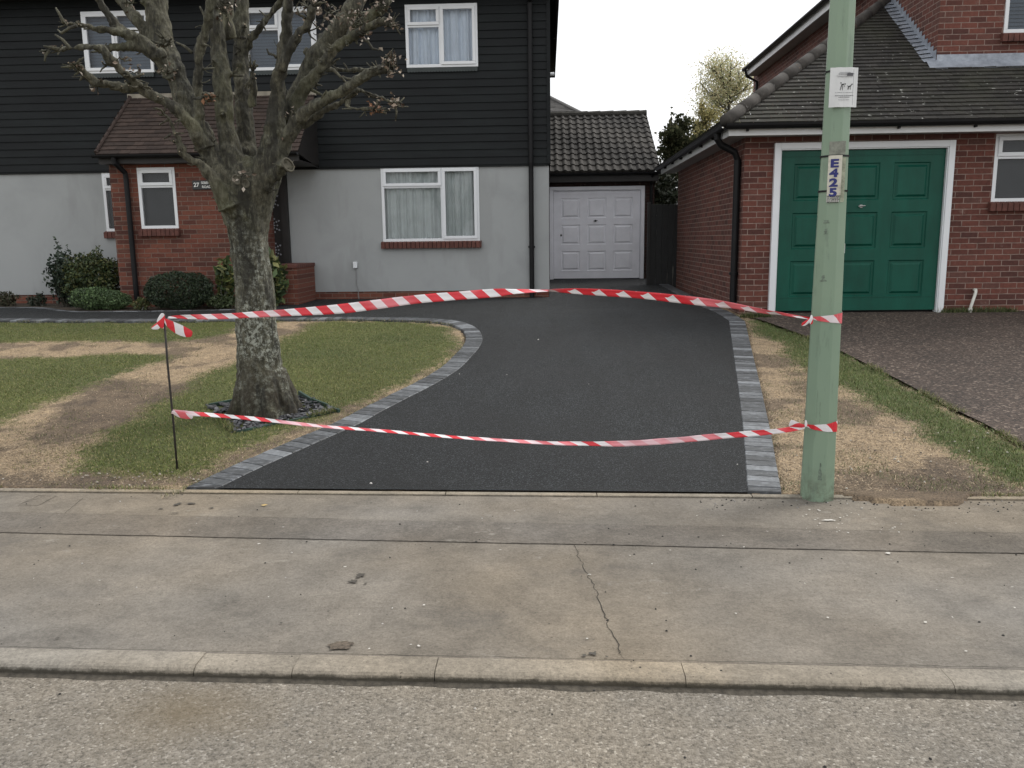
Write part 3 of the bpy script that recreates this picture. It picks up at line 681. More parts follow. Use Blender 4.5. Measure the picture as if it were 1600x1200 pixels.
def window(parent, Y, x0, x1, z0, z1, lights, fill='net', out=.02, dep=.06, sill=None, seed=0, fl=.05):
    """lights: list of (x0,x1,z0,z1,opening) in fractions"""
    mb = MB(); y0, y1 = Y-out, Y-out+dep; frame_rect(mb, x0, x1, z0, z1, y0, y1, fl)
    W_, H_ = x1-x0, z1-z0; panes = []; sash = []
    edges = set()
    for (a, b, c, d, op) in lights:
        ax, bx, cz, dz = x0+a*W_, x0+b*W_, z0+c*H_, z0+d*H_
        ax += fl if a == 0 else fl*.45; bx -= fl if b == 1 else fl*.45; cz += fl if c == 0 else fl*.45; dz -= fl if d == 1 else fl*.45
        panes.append((ax, bx, cz, dz, op))
        if a > 0 and a not in edges:
            edges.add(a)
            zz = [q for q in lights if q[0] == a]; mb.box(x0+a*W_-fl*.45, x0+a*W_+fl*.45, y0+.001, y1-.001, z0+min(q[2] for q in zz)*H_+(fl if min(q[2] for q in zz) == 0 else 0), z0+max(q[3] for q in zz)*H_-fl)
        if c > 0: mb.box(ax, bx, y0+.002, y1-.002, cz-fl*.9, cz)
    win = mb.build('window', WHITE, parent, bevel=.004)
    for (ax, bx, cz, dz, op) in panes:
        if op:
            s_ = MB(); frame_rect(s_, ax-.012, bx+.012, cz-.012, dz+.012, y0-.018, y0+.03, .05); s_.build('sash', WHITE, win, bevel=.004)
            ax += .036; bx -= .036; cz += .036; dz -= .036
        p = MB(); yy = y0+.024 if not op else y0+.008; p.quad((ax, yy, cz), (bx, yy, cz), (bx, yy, dz), (ax, yy, dz)); p.build('pane', GLASS, win)
    yb = y1+.06
    c = MB()
    if fill in ('net', 'grey'):
        curtain(c, x0+.01, x1-.01, z0+.01, z1-.01, yb, seed=seed); c.build('curtain', CURT if fill == 'net' else CURT_G, win, smooth=True)
    elif fill in ('blind', 'blueblind'):
        for q in np.arange(z0+.01, z1-.02, .05): c.quad((x0+.02, yb-.030, q), (x1-.02, yb-.030, q), (x1-.02, yb-.012, q+.051), (x0+.02, yb-.012, q+.051))
        c.build('blind', BLIND if fill == 'blind' else BLIND_B, win)
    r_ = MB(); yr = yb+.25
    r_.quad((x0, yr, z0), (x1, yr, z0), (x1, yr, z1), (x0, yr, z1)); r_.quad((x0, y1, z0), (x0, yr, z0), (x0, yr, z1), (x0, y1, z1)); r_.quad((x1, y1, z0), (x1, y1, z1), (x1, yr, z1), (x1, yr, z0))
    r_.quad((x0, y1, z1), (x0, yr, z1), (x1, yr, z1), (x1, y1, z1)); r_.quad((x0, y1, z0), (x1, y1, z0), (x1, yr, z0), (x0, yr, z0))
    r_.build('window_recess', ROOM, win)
    if sill:
        s_ = MB(); q = x0-.03
        while q < x1+.02:
            e = min(q+.070, x1+.03); s_.prism([(0, 0, -.10), (0, 0, .02), (0, -.075, -.005), (0, -.075, -.105)], (q, Y, z0-.012), (e-.004, Y, z0-.012), col=None); q += .075
        s_.build('sill', sill, win, bevel=.003)
    return win
SILLM = simple('sill_brick', (.105, .038, .028), .8, .35, 9, .4)
def tiles(mb, O, U, V, rows, gauge, tw, ext, colf, thick=.016, jit=.004):
    """plain tiles. O eave origin, U along eave, V up the slope (unit); ext(row v)->(u0,u1)"""
    O, U, V = map(lambda q: np.array(q, float), (O, U, V)); N = np.cross(U, V); N /= np.linalg.norm(N)
    for r_ in range(rows):
        v0 = r_*gauge; u0, u1 = ext(v0)
        if u1-u0 < .02: continue
        u = u0 - ((.5*tw) if r_ % 2 else 0) - random.uniform(0, .01)
        u = math.floor(u0/tw)*tw - (.5*tw if r_ % 2 else 0)
        while u < u1:
            a, b = max(u, u0), min(u+tw-.003, u1); u += tw
            if b-a < .01: continue
            j = random.uniform(0, jit); jv = random.uniform(-.004, .004); t = thick
            p = lambda uu, vv, hh: O+U*uu+V*vv+N*hh
            q = [p(a, v0+jv, t*1.1+j), p(b, v0+jv, t*1.1+j+random.uniform(-.002, .002)), p(b, v0+gauge+.01, t*.25), p(a, v0+gauge+.01, t*.25), p(a, v0+jv, 0), p(b, v0+jv, 0)]
            mb.add(q, [(0, 1, 2, 3), (4, 5, 1, 0)], colf())
def col_grey():
    b = random.uniform(.016, .034); return (b*1.08, b*.98, b*.84)
def col_red():
    b = random.uniform(.028, .052); return (b*1.10, b*.72, b*.56)
def rail(mb, a, b, prof): mb.prism(prof, a, b)
def gutter_prof(r=.055, ax='x', sgn=-1):
    # half round seen from outside; returned as closed thin channel in the plane across the run
    pts = [(math.cos(t)*r, -math.sin(t)*r) for t in np.linspace(0, math.pi, 9)] + [(math.cos(t)*(r-.006), -math.sin(t)*(r-.006)) for t in np.linspace(math.pi, 0, 9)]
    return [((0, sgn*p, q) if ax == 'x' else (sgn*p, 0, q)) for p, q in pts]
def downpipe(parent, pts, r=.04, clips=()):
    mb = MB(); mb.tube(pts, r, 14)
    for (x, y, z_) in clips: mb.tube([(x, y, z_-.02), (x, y, z_+.02)], r*1.3, 14); mb.box(x-.06, x+.06, y+.02, y+.045, z_-.012, z_+.012)
    return mb.build('downpipe', BLK, parent, smooth=False, bevel=0)
for_smooth = None

# ================================================================== HOUSE 27
house = empty('house', (-4, HOUSEY, .5), 'black weatherboarded house over pale grey render, with brick porch and white windows', 'house')
hz0, hz1 = 2.825, 5.60; HXL = -13.5
lw = (-2.84, -1.155, 1.535, 2.795)          # ground-floor window of the right bay
sw = (-8.47, -7.95, 1.70, 2.72)
p1 = onY(157, 270, HOUSEY); p2 = onY(160, 362, HOUSEY); sw = (p1[0]+.02, p1[0]+.56, p2[2], p1[2])
mb = MB(); wallY(mb, HOUSEY, -4.47, XH, .68, hz0, [lw], .05); wallY(mb, HOUSEY, HXL, -4.47, .68, hz0, [sw], .05)
wallX(mb, XH, HOUSEY, 22.5, .68, hz0); mb.build('wall', RENDER, house)
mb = MB(); wallY(mb, HOUSEY+.012, HXL, XH-.012, .35, .70); mb.build('plinth', BR_P, house)
mb = MB(); wallX(mb, XH-.012, HOUSEY+.012, 22.5, .35, .68); mb.build('plinth', BR_PS, house)
uw = [(-2.325, -1.128, 4.392, 5.384), (-7.80, -6.62, 4.41, 5.40), (-5.02, -3.82, 4.40, 5.395)]
mb = MB(); boards(mb, HOUSEY-.02, HXL, XH-.02, hz0-.015, hz1, uw)
for k in range(18):   # side boards
    za = hz0+k*.154; mb.quad((XH+.024, HOUSEY-.02, za), (XH+.024, 22.5, za), (XH+.004, 22.5, za+.154), (XH+.004, HOUSEY-.02, za+.154))
mb.box(XH-.03, XH+.03, HOUSEY-.055, HOUSEY+.0, hz0-.02, hz1)
mb.box(HXL, XH, HOUSEY-.03, HOUSEY-.002, hz0-.05, hz0-.016)
mb.build('cladding', CLAD, house)
# lower window
window(house, HOUSEY, *lw, [(0, .62, 0, .735, 0), (0, .62, .735, 1, 1), (.62, 1, 0, 1, 1)], 'grey', out=.015, sill=SILLM, seed=3)
window(house, HOUSEY-.02, *uw[0], [(0, .48, 0, .66, 0), (0, .48, .66, 1, 1), (.48, 1, 0, 1, 1)], 'net', out=.045, seed=8, dep=.07)
window(house, HOUSEY-.02, *uw[1], [(.48, 1, 0, .66, 0), (.48, 1, .66, 1, 1), (0, .48, 0, 1, 1)], 'blueblind', out=.045, seed=1, dep=.07)
window(house, HOUSEY-.02, *uw[2], [(0, .48, 0, .66, 0), (0, .48, .66, 1, 1), (.48, 1, 0, 1, 1)], 'blueblind', out=.045, seed=2, dep=.07)
window(house, HOUSEY, *sw, [(0, 1, 0, .72, 0), (0, 1, .72, 1, 1)], 'blind', out=.015, sill=SILLM, seed=5)
# scalloped lead apron under the upstairs windows
for u in uw:
    mb = MB(); n = 24
    for i in range(n):
        a = u[0]+.01+(u[1]-u[0]-.02)*i/n; b = u[0]+.01+(u[1]-u[0]-.02)*(i+1)/n; c = (a+b)/2; rr = (b-a)/2; vs = [(a, HOUSEY-.066, u[2]-.002), (b, HOUSEY-.066, u[2]-.002)]
        for k in range(7): t = math.pi*k/6; vs.append((c+math.cos(t)*rr, HOUSEY-.058-.004*math.sin(t), u[2]-.05-math.sin(t)*rr))
        mb.add(vs, [tuple(range(len(vs)))[::-1]])
    mb.build('window_apron', simple('dull_lead', (.045, .055, .055), .6), house)
# eaves and roof above the frame
mb = MB(); mb.box(HXL-.3, XH+.16, HOUSEY-.42, HOUSEY-.0, hz1, hz1+.02); mb.box(HXL-.3, XH+.16, HOUSEY-.44, HOUSEY-.42, hz1-.01, hz1+.17); mb.build('soffit', DKW, house)
mb = MB(); pk = (HOUSEY+4, hz1+.15+4.45*.75)
mb.add([(HXL-.3, HOUSEY-.46, hz1+.15), (XH+.2, HOUSEY-.46, hz1+.15), (XH+.2, *pk), (HXL-.3, *pk), (XH+.2, 23.0, hz1+.15), (HXL-.3, 23.0, hz1+.15), (HXL-.3, HOUSEY-.46, hz1+.10), (XH+.2, HOUSEY-.46, hz1+.10)], [(0, 1, 2, 3), (3, 2, 4, 5), (6, 7, 1, 0), (1, 4, 2)], (.045, .038, .032))
mb.build('roof', TILE, house)
mb = MB(); rail(mb, (HXL, HOUSEY-.50, hz1+.12), (XH+.2, HOUSEY-.50, hz1+.12), gutter_prof()); mb.build('gutter', BLK, house)
mb = MB(); mb.box(HXL, XH, 22.45, 22.5, .3, hz1); mb.box(HXL, HXL+.05, HOUSEY+.02, 22.45, .3, hz1); mb.quad((HXL, HOUSEY+.5, hz1), (XH, HOUSEY+.5, hz1), (XH, 22.5, hz1), (HXL, 22.5, hz1)); mb.build('back_wall', RENDER, house)
dx = -.262; downpipe(house, [(dx, HOUSEY-.46, hz1+.08), (dx, HOUSEY-.40, hz1-.06), (dx, HOUSEY-.11, hz1-.22), (dx, HOUSEY-.085, hz1-.35), (dx, HOUSEY-.085, hz0), (dx, HOUSEY-.07, hz0-.1), (dx, HOUSEY-.07, .56)], .042, [(dx, HOUSEY-.07, 1.42)])
# small overflow/vent on the corner high up
mb = MB(); q = onY(862, 112, HOUSEY); mb.tube([(XH+.0, HOUSEY+.2, q[2]), (XH+.10, HOUSEY+.2, q[2]+.0)], .03, 10); mb.build('overflow_pipe', WHITE, house)
# external socket and cable
q = onY(555.5, 414, HOUSEY); mb = MB(); mb.box(q[0]-.035, q[0]+.035, HOUSEY-.05, HOUSEY, q[2]-.055, q[2]+.055); mb.build('junction_box', WHITE, house, bevel=.008)
mb = MB(); mb.tube([(q[0], HOUSEY-.012, q[2]-.05), (q[0]+.012, HOUSEY-.016, q[2]-.18), (q[0]+.004, HOUSEY-.012, q[2]-.35), (q[0]+.03, HOUSEY-.02, .72), (q[0]+.04, HOUSEY-.02, .54)], .006, 6); mb.build('cable', simple('grey_cable', (.25, .25, .25), .6), house)
# ---- porch
PY = 13.5
pl = onY(187, 465, PY)[0]-.0; plx = -7.02
plx = (onY(170, 250, PY)[0]+onY(188, 465, PY)[0])/2
prx = onY(395, 300, PY)[0]
pw0 = onY(219, 262, PY); pw1 = onY(281, 357, PY); pwl = (onY(213, 260, PY)[0]+onY(222, 357, PY)[0])/2; pwr = (onY(272, 260, PY)[0]+onY(280, 357, PY)[0])/2
pw = (pwl, pwr, pw1[2], pw0[2])
ez = onY(150, 243, PY-.22)[2]; rt = onY(207, 153, HOUSEY)
mb = MB(); wallY(mb, PY, plx, prx, .35, ez+.02, [pw], .06); mb.build('porch_wall', BR_P, house)
for q_ in (plx, prx): mb = MB(); wallX(mb, q_, PY, HOUSEY, .35, ez+.02); mb.build('porch_side_wall', BR_PS, house)
window(house, PY, *pw, [(0, 1, 0, .695, 0), (0, 1, .695, 1, 1)], 'blind', out=.012, sill=SILLM, seed=4)
crx = onY(497, 215, HOUSEY)[0]                              # cheek plane of the porch roof
lx = onY(150, 243, PY-.22)[0]; zt = rt[2]
mb = MB(); run = HOUSEY-.03-(PY-.22); rise = zt-ez; sl_ = math.hypot(run, rise); Vv = np.array([0, run/sl_, rise/sl_]); g_ = .105
rows = int(sl_/g_); tx = rt[0]
tiles(mb, (0, PY-.22, ez+.01), (1, 0, 0), Vv, rows, sl_/rows, .165, lambda v: (lx+(tx-lx)*v/sl_, crx), col_red)
# hipped left end
UL = np.array([0, 1, 0]); Vl = np.array([tx-lx, 0, rise]); sl2 = np.linalg.norm(Vl); Vl /= sl2; rows2 = int(sl2/.105)
tiles(mb, (lx, PY-.22, ez+.01), (0, -1, 0), Vl, rows2, sl2/rows2, .165, lambda v: (-run, -run*v/sl2), col_red)
mb.build('porch_roof', TILE_RED, house)
mb = MB(); mb.tube([(lx, PY-.22, ez+.05), (tx, HOUSEY-.03, zt+.03)], .03, 8, col=(.05, .033, .027)); mb.build('hip_tiles', TILE_RED, house)
mb = MB(); mb.box(tx-.05, crx+.02, HOUSEY-.08, HOUSEY-.03, zt-.03, zt+.05); mb.build('roof_flashing', simple('mortar_fillet', (.26, .235, .19), .9, .25, 9, .4), house)
mb = MB()   # dark timber cheek, soffit and fascia
mb.add([(crx, PY-.22, ez-.02), (crx, HOUSEY-.03, ez-.15), (crx, HOUSEY-.03, zt), (crx-.04, PY-.22, ez-.02), (crx-.04, HOUSEY-.03, ez-.15), (crx-.04, HOUSEY-.03, zt)], [(0, 1, 2), (3, 5, 4), (0, 2, 5, 3), (0, 3, 4, 1)])
mb.box(lx+.02, crx, PY-.20, PY-.18, ez-.13, ez+.01); mb.box(lx+.02, lx+.04, PY-.18, HOUSEY-.03, ez-.13, ez+.01); mb.box(lx+.04, crx, PY-.18, HOUSEY-.03, ez-.13, ez-.11)
mb.build('porch_fascia', DKW, house)
mb = MB(); rail(mb, (lx-.03, PY-.27, ez+.0), (crx, PY-.27, ez+.0), gutter_prof(.05)); mb.build('porch_gutter', BLK, house)
dpx = (onY(195, 285, PY-.05)[0]+onY(217, 465, PY-.05)[0])/2
downpipe(house, [(dpx-.07, PY-.26, ez-.02), (dpx-.07, PY-.25, ez-.12), (dpx, PY-.08, ez-.26), (dpx, PY-.06, ez-.36), (dpx, PY-.06, .50)], .041, [(dpx, PY-.06, .56)])
# recess beside the front door: dark screen panel with pierced geometric pattern
s0 = onY(417, 300, HOUSEY-.1)[0]-.35; s1 = -4.47
mb = MB(); mb.box(s0-.6, s1-.0, HOUSEY-.045, HOUSEY-.002, .60, hz0-.03); mb.box(s1-.11, s1, HOUSEY-.10, HOUSEY-.046, .60, hz0-.03); mb.build('entrance_panel', DKW, house)
mb = MB(); sx0, sx1 = s0+.1, s1-.13; cx = (sx0+sx1)/2; Yp = HOUSEY-.062
def diamond(x, z_, l, w_, a):
    if not (sx0 < x < sx1): return
    ca, sa = math.cos(a), math.sin(a); P = [(l, 0), (0, w_), (-l*.6, 0), (0, -w_)]
    mb.add([(x+p*ca-q*sa, Yp, z_+p*sa+q*ca) for p, q in P], [(0, 1, 2, 3)])
for zc in np.arange(1.0, 2.7, .42):
    for xc in (cx-.42, cx, cx+.42):
        for k in range(16):
            a = 2*math.pi*k/16
            for rr, l, w_ in ((.055, .024, .009), (.105, .024, .015), (.155, .022, .017)): diamond(xc+math.cos(a)*rr, zc+math.sin(a)*rr, l, w_, a)
        for k in range(8):
            a = 2*math.pi*(k+.5)/8; diamond(xc+math.cos(a)*.20, zc+math.sin(a)*.20, .026, .018, a)
mb.build('decorative_screen', simple('screen_cutouts', (.30, .31, .34), .6), house)
# house sign
sg = onY(300, 282, PY-.02); sg1 = onY(333, 296, PY-.02)
sgn = empty('house_sign', (sg[0], PY-.02, sg1[2]), 'black house number sign lettered in white on the brick porch wall', 'sign')
mb = MB(); mb.box(sg[0], sg1[0]+.02, PY-.022, PY-.002, sg1[2], sg[2]); mb.build('sign_plate', simple('gloss_black', (.01, .01, .01), .25), sgn, bevel=.004)
LET = simple('white_lettering', (.75, .75, .72), .6)
def text(s_, size, mat, parent, name, mtx, ext=.0012, align='CENTER', sx=1, sy=1, bold=0):
    cu_ = bpy.data.curves.new(name, 'FONT'); cu_.body = s_; cu_.size = size; cu_.extrude = ext; cu_.align_x = align; cu_.align_y = 'CENTER'; cu_.offset = bold
    t_ = bpy.data.objects.new(name, cu_); COL.objects.link(t_); bpy.context.view_layer.update()
    me = bpy.data.meshes.new_from_object(t_.evaluated_get(bpy.context.evaluated_depsgraph_get())); bpy.data.objects.remove(t_)
    me.transform(mtx @ Matrix.Diagonal((sx, sy, 1, 1))); return link(name, me, mat, parent)
RX = Matrix.Rotation(R(90), 4, 'X')
zc = (sg[2]+sg1[2])/2; hh = sg[2]-sg1[2]; wd = sg1[0]+.02-sg[0]
text('27', hh*.62, LET, sgn, 'sign_number', Matrix.Translation((sg[0]+wd*.19, PY-.024, zc)) @ RX, bold=.002)
text('SEBERT', hh*.36, LET, sgn, 'sign_lettering', Matrix.Translation((sg[0]+wd*.65, PY-.024, zc+hh*.22)) @ RX, bold=.0008)
text('ROAD', hh*.36, LET, sgn, 'sign_lettering', Matrix.Translation((sg[0]+wd*.65, PY-.024, zc-hh*.22)) @ RX, bold=.0008)
# low brick wall beside the door, with a plant behind it
lwt = onY(462, 415, 13.45)
wall_o = MB(); wx0, wx1 = onY(430, 430, 13.45)[0]-.05, onY(466, 440, 13.45)[0]; wall_o.box(wx0, wx1, 13.40, 14.44, .38, lwt[2]-.04)
lowwall = wall_o.build('low_brick_wall', BR_P); tag(lowwall, 'low red brick wall end beside the front door recess', 'wall')
mb = MB(); y_ = 13.38
while y_ < 14.4: mb.box(wx0-.01, wx1+.012, y_, y_+.10, lwt[2]-.04, lwt[2]+.02); y_ += .108
mb.build('coping', SILLM, lowwall, bevel=.004)

# ================================================================== garage doors
def garage_door(parent, Y, x0, x1, z0, z1, mat, frame_mat, fw=.075, handle=(.5, .62), lock=None):
    fr = MB(); fr.box(x0, x0+fw, Y-.06, Y+.06, z0-.02, z1); fr.box(x1-fw, x1, Y-.06, Y+.06, z0-.02, z1); fr.box(x0+fw, x1-fw, Y-.06, Y+.06, z1-fw, z1)
    fr.box(x0+fw, x0+fw+.015, Y-.045, Y+.06, z0, z1-fw); fr.box(x1-fw-.015, x1-fw, Y-.045, Y+.06, z0, z1-fw); fr.box(x0+fw+.015, x1-fw-.015, Y-.045, Y+.06, z1-fw-.015, z1-fw)
    fr.build('garage_door_frame', frame_mat, parent, bevel=.004)
    a0, a1, b0, b1 = x0+fw+.02, x1-fw-.02, z0+.035, z1-fw-.02; Wd, Hd = a1-a0, b1-b0; Yd = Y+.0
    mb = MB(); pans = []
    mx, my0, my1 = .085*Wd, .09*Hd, .08*Hd; gxp = .085*Wd; gy_ = .075*Hd
    pwid = (Wd-2*mx-2*gxp)/3; ph = (Hd-my0-my1-2*gy_)/3
    for i in range(3):
        for j_ in range(3): pans.append((a0+mx+i*(pwid+gxp), a0+mx+i*(pwid+gxp)+pwid, b0+my0+j_*(ph+gy_), b0+my0+j_*(ph+gy_)+ph))
    for a, b, c, d in cells(a0, a1, b0, b1, pans): mb.quad((a, Yd, c), (b, Yd, c), (b, Yd, d), (a, Yd, d))
    for (a, b, c, d) in pans:
        lv = [(0, 0), (.012, .016), (.035, .016), (.062, -.004), (.066, -.004)]; prev = None
        for (m_, y_) in lv:
            ring = [(a+m_, Yd+y_, c+m_), (b-m_, Yd+y_, c+m_), (b-m_, Yd+y_, d-m_), (a+m_, Yd+y_, d-m_)]
            if prev:
                for k in range(4): mb.quad(prev[k], prev[(k+1) % 4], ring[(k+1) % 4], ring[k])
            prev = ring
        mb.quad(*prev)
    for zz in (b0+.085*Hd, b1-.035*Hd): mb.box(a0+.02, a1-.02, Yd-.006, Yd-.0005, zz-.004, zz+.004)
    mb.quad((a0, Yd, b0), (a0, Yd+.04, b0), (a0, Yd+.04, b1), (a0, Yd, b1)); mb.quad((a0, Yd, b0), (a1, Yd, b0), (a1, Yd+.04, b0), (a0, Yd+.04, b0))
    door = mb.build('garage_door', mat, parent)
    h = MB(); hx = a0+handle[0]*Wd; hz = b0+handle[1]*Hd
    h.tube([(hx, Yd, hz), (hx, Yd-.035, hz)], .010, 8); h.tube([(hx-.045, Yd-.035, hz-.003), (hx-.01, Yd-.042, hz), (hx+.045, Yd-.034, hz+.006)], [.008, .012, .007], 8); h.box(hx-.018, hx+.018, Yd-.006, Yd, hz-.02, hz+.02)
    h.build('handle', simple('worn_metal', (.35, .34, .33), .35, Metallic=.8) if mat == GREEN else BLK, door)
    if lock:
        h = MB(); hx = a0+lock[0]*Wd; hz = b0+lock[1]*Hd; h.tube([(hx, Yd, hz), (hx, Yd-.012, hz)], .022, 10); h.tube([(hx, Yd-.012, hz-.03), (hx, Yd-.02, hz+.03)], .006, 6); h.build('lock', BLK, door)
    d_ = MB(); d_.quad((x0, Y+.12, z0-.1), (x1, Y+.12, z0-.1), (x1, Y+.12, z1), (x0, Y+.12, z1)); d_.build('garage_interior', ROOM, parent)

# ================================================================== white-door garage beside the house
GY = 19.5
gar = empty('garage', (1.2, GY, .6), 'small single garage with white panelled door and dark pantile roof, set back between the houses', 'garage')
gl, gr_ = .065, 2.235; gx1 = onY(1035, 300, GY)[0]-.18; gz = onY(930, 268, GY-.25)[2]
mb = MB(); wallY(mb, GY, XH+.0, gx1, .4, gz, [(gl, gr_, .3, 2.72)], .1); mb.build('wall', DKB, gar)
mb = MB(); wallX(mb, gx1, GY, 25, .4, gz); mb.quad((XH, 25, .4), (gx1, 25, .4), (gx1, 25, gz), (XH, 25, gz)); mb.build('side_wall', BR_S, gar)
garage_door(gar, GY, gl, gr_, .60, 2.72, WHITE_OLD, WHITE_OLD, .075, (.485, .66), (.085, .50))
ey = GY-.28; q0 = onY(930, 268, ey); ry = GY+2.7; q1 = onY(945, 180, ry); rise = q1[2]-q0[2]; run = ry-ey; sl_ = math.hypot(run, rise)
mb = MB(); Vv = np.array([0, run, rise])/sl_; Nn = np.array([0, -rise, run])/sl_; O = np.array([0, ey, q0[2]]); rows = 11; gg = sl_/rows
gxl, gxr = XH+.03, onY(1033, 262, ey)[0]; per = .185
for r_ in range(rows):
    n = int((gxr-gxl)/per*8); us = np.linspace(gxl, gxr, n); vs = []
    jv = random.uniform(-.01, .01)
    hts = [.032*max(-.35, math.sin(2*math.pi*u/per + .0)) + random.uniform(-.001, .001) for u in us]
    for (vv, dz) in ((r_*gg+jv, -.03), (r_*gg+jv, .034), ((r_+1)*gg+.02, .006)):
        for u, h in zip(us, hts):
            sag = .012*math.sin(2*math.pi*u/per)
            vs.append(O+np.array([u, 0, 0])+Vv*(vv-(sag if dz > -.02 else sag))+Nn*(dz+h))
    b = len(mb.v); mb.v += [tuple(p) for p in vs]; mb.usec = True
    for k in range(2):
        for i in range(n-1): mb.f.append([b+k*n+i, b+k*n+i+1, b+(k+1)*n+i+1, b+(k+1)*n+i]); c0 = .030+.012*math.sin(int(us[i]/per)*12.9+r_*7.1); mb.c.append((c0*1.05, c0*.95, c0*.84))
mb.add([(gxl, ry, q1[2]), (gxr, ry, q1[2]), (gxr, 25.3, q1[2]-2.2), (gxl, 25.3, q1[2]-2.2)], [(0, 1, 2, 3)], (.04, .038, .034))
mb.build('roof', PAN, gar)
mb = MB(); x_ = gxl
while x_ < gxr-.05: mb.tube([(x_, ry, q1[2]+.02), (min(x_+.33, gxr), ry, q1[2]+.025)], [.085, .095], 10, col=(.055, .052, .045)); x_ += .33
mb.build('ridge_tiles', PAN, gar)
mb = MB(); mb.add([(gx1, GY, gz), (gx1, ry, q1[2]-.1), (gx1, 25, gz)], [(0, 1, 2)]); mb.build('gable', BR_S, gar)
mb = MB(); rail(mb, (gxl, ey-.03, q0[2]-.03), (gxr, ey-.03, q0[2]-.03), gutter_prof(.05)); mb.build('gutter', BLK, gar)
mb = MB(); mb.box(gxl, gxr-.05, ey+.03, ey+.05, q0[2]-.22, q0[2]-.02); mb.box(gxl, gxr-.05, ey+.05, GY, q0[2]-.22, q0[2]-.20); mb.build('fascia', DKW, gar)
downpipe(gar, [(gx1-.08, ey, q0[2]-.08), (gx1-.08, GY-.06, q0[2]-.3), (gx1-.08, GY-.06, .62)], .033)

# roof of a more distant house, behind the garage
far = empty('distant_house', (-2, 36, .7), 'distant house, only its grey tiled roof hip showing above the white-door garage', 'house')
a = onY(860, 154, 34); b = onY(945, 197, 30.5)
sl3 = (b[2]-a[2])/(b[0]-a[0]); xe = b[0]; ze = b[2]
mb = MB(); rdy = 34; ex0 = a[0]-6; zr = a[2]-sl3*.3
rows = 22; U = (1, 0, 0); O = np.array([0, rdy-3.5, ze]); rise = a[2]-ze; Vv = np.array([0, 3.5, rise]); s_l = np.linalg.norm(Vv); Vv /= s_l
tiles(mb, O, U, Vv, rows, s_l/rows, .33, lambda v: (ex0, xe+(a[0]-xe)*v/s_l), lambda: (lambda b_: (b_*1.05, b_, b_*.95))(random.uniform(.06, .10)), .03)
mb.add([(xe, rdy-3.5, ze), (xe, rdy+3.5, ze), (a[0], rdy, ze+rise)], [(0, 1, 2)], (.11, .11, .10))
mb.add([(ex0, rdy+3.5, ze), (xe, rdy+3.5, ze), (a[0], rdy, ze+rise), (ex0, rdy, ze+rise)], [(0, 1, 2, 3)], (.11, .11, .10))
mb.build('roof', attr_mat('pale_grey_tile', .9), far)
mb = MB(); mb.tube([(xe, rdy-3.5, ze+.05), (a[0], rdy, ze+rise+.05)], .06, 8); mb.tube([(ex0, rdy, ze+rise+.05), (a[0], rdy, ze+rise+.05)], .10, 8); mb.build('ridge_tiles', simple('ridge_grey', (.14, .135, .13), .9), far)
mb = MB(); wallY(mb, rdy-3.2, ex0+.2, xe-.3, .5, ze+.05); wallX(mb, xe-.3, rdy-3.2, rdy+3.2, .5, ze+.05); mb.build('wall', BR_F, far)

# black side gate between the garage and the neighbour's wall
NW = 2.625                                                  # neighbour's side wall
gt = onY(1024, 318, 17.4); gx0g = onY(1022, 380, 17.4)[0]-.08
gate = empty('side_gate', (gx0g, 17.4, .55), 'black timber side gate and fence panel between the white-door garage and the brick wall', 'gate')
mb = MB(); x_ = gx0g
while x_ < NW+.2: mb.box(x_, min(x_+.115, NW+.2), 17.39+random.uniform(0, .006), 17.42, .5, gt[2]-.02); x_ += .12
mb.build('board_panel', simple('black_fence_stain', (.011, .012, .012), .6, .3, 8, .3), gate, bevel=.003)
mb = MB(); mb.box(gx0g-.06, gx0g-.002, 17.36, 17.46, .45, gt[2]+.03); mb.build('post', DKW, gate, bevel=.004)

# ================================================================== NEIGHBOUR'S HOUSE (right)
NY = 11.45
nh = empty('neighbour_house', (5.5, NY, .5), 'red brick house with tiled lean-to roof over its green garage door, on the right', 'house')
gd = (3.005, 5.332, .51, 2.755)
rw = (5.862, 7.05, 1.955, 2.83)
nzt = 2.86
mb = MB(); wallY(mb, NY, NW, 11, .35, nzt, [(gd[0], gd[1], .3, gd[3]), rw], .1); mb.build('wall', BR_F, nh)
mb = MB(); wallX(mb, NW, NY, 17.1, .35, nzt); mb.build('side_wall', BR_S, nh)
mb = MB(); wallX(mb, 11, NY, 23, .35, 5.5); mb.build('side_wall', BR_S, nh)
mb = MB(); wallY(mb, 17.1, NW, 5.43, .35, nzt); mb.build('back_wall', BR_F, nh)
garage_door(nh, NY, *gd, GREEN, WHITE, .078, (.505, .655))
window(nh, NY, *rw, [(0, .5, 0, .66, 0), (0, .5, .66, 1, 1), (.5, 1, 0, 1, 1)], 'blind', out=.0, sill=SILLM, seed=9)
# lean-to roof
OV = .35; ex, eyy = 2.309, NY-OV; ez2 = 2.96; pt = .72; UX, UY = 5.432, 12.376
hx, hy, hz = UX, NY-OV+(UX-ex), ez2+(UX-ex)*pt-.02
sl_ = math.sqrt(1+pt*pt)
mb = MB(); Vv = np.array([0, 1, pt])/sl_; L = (hy-eyy)*sl_; rows = int(L/.105)
def ext_front(v):
    t = v/sl_; x1 = 11.3
    if t > UY-eyy: x1 = UX
    return (ex+t, x1)
tiles(mb, (0, eyy, ez2+.01), (1, 0, 0), Vv, rows, L/rows, .165, ext_front, col_grey, thick=.02)
Vl = np.array([1, 0, pt])/sl_; yfar = 17.6
tiles(mb, (ex, 0, ez2+.01), (0, -1, 0), Vl, rows, L/rows, .165, lambda v: (-yfar, -(eyy+v/sl_)), col_grey, thick=.02)
mb.build('lean_to_roof', TILE, nh)
mb = MB(); n = 13; A = np.array([ex-.03, eyy-.03, ez2+.0]); B = np.array([hx, hy, hz])
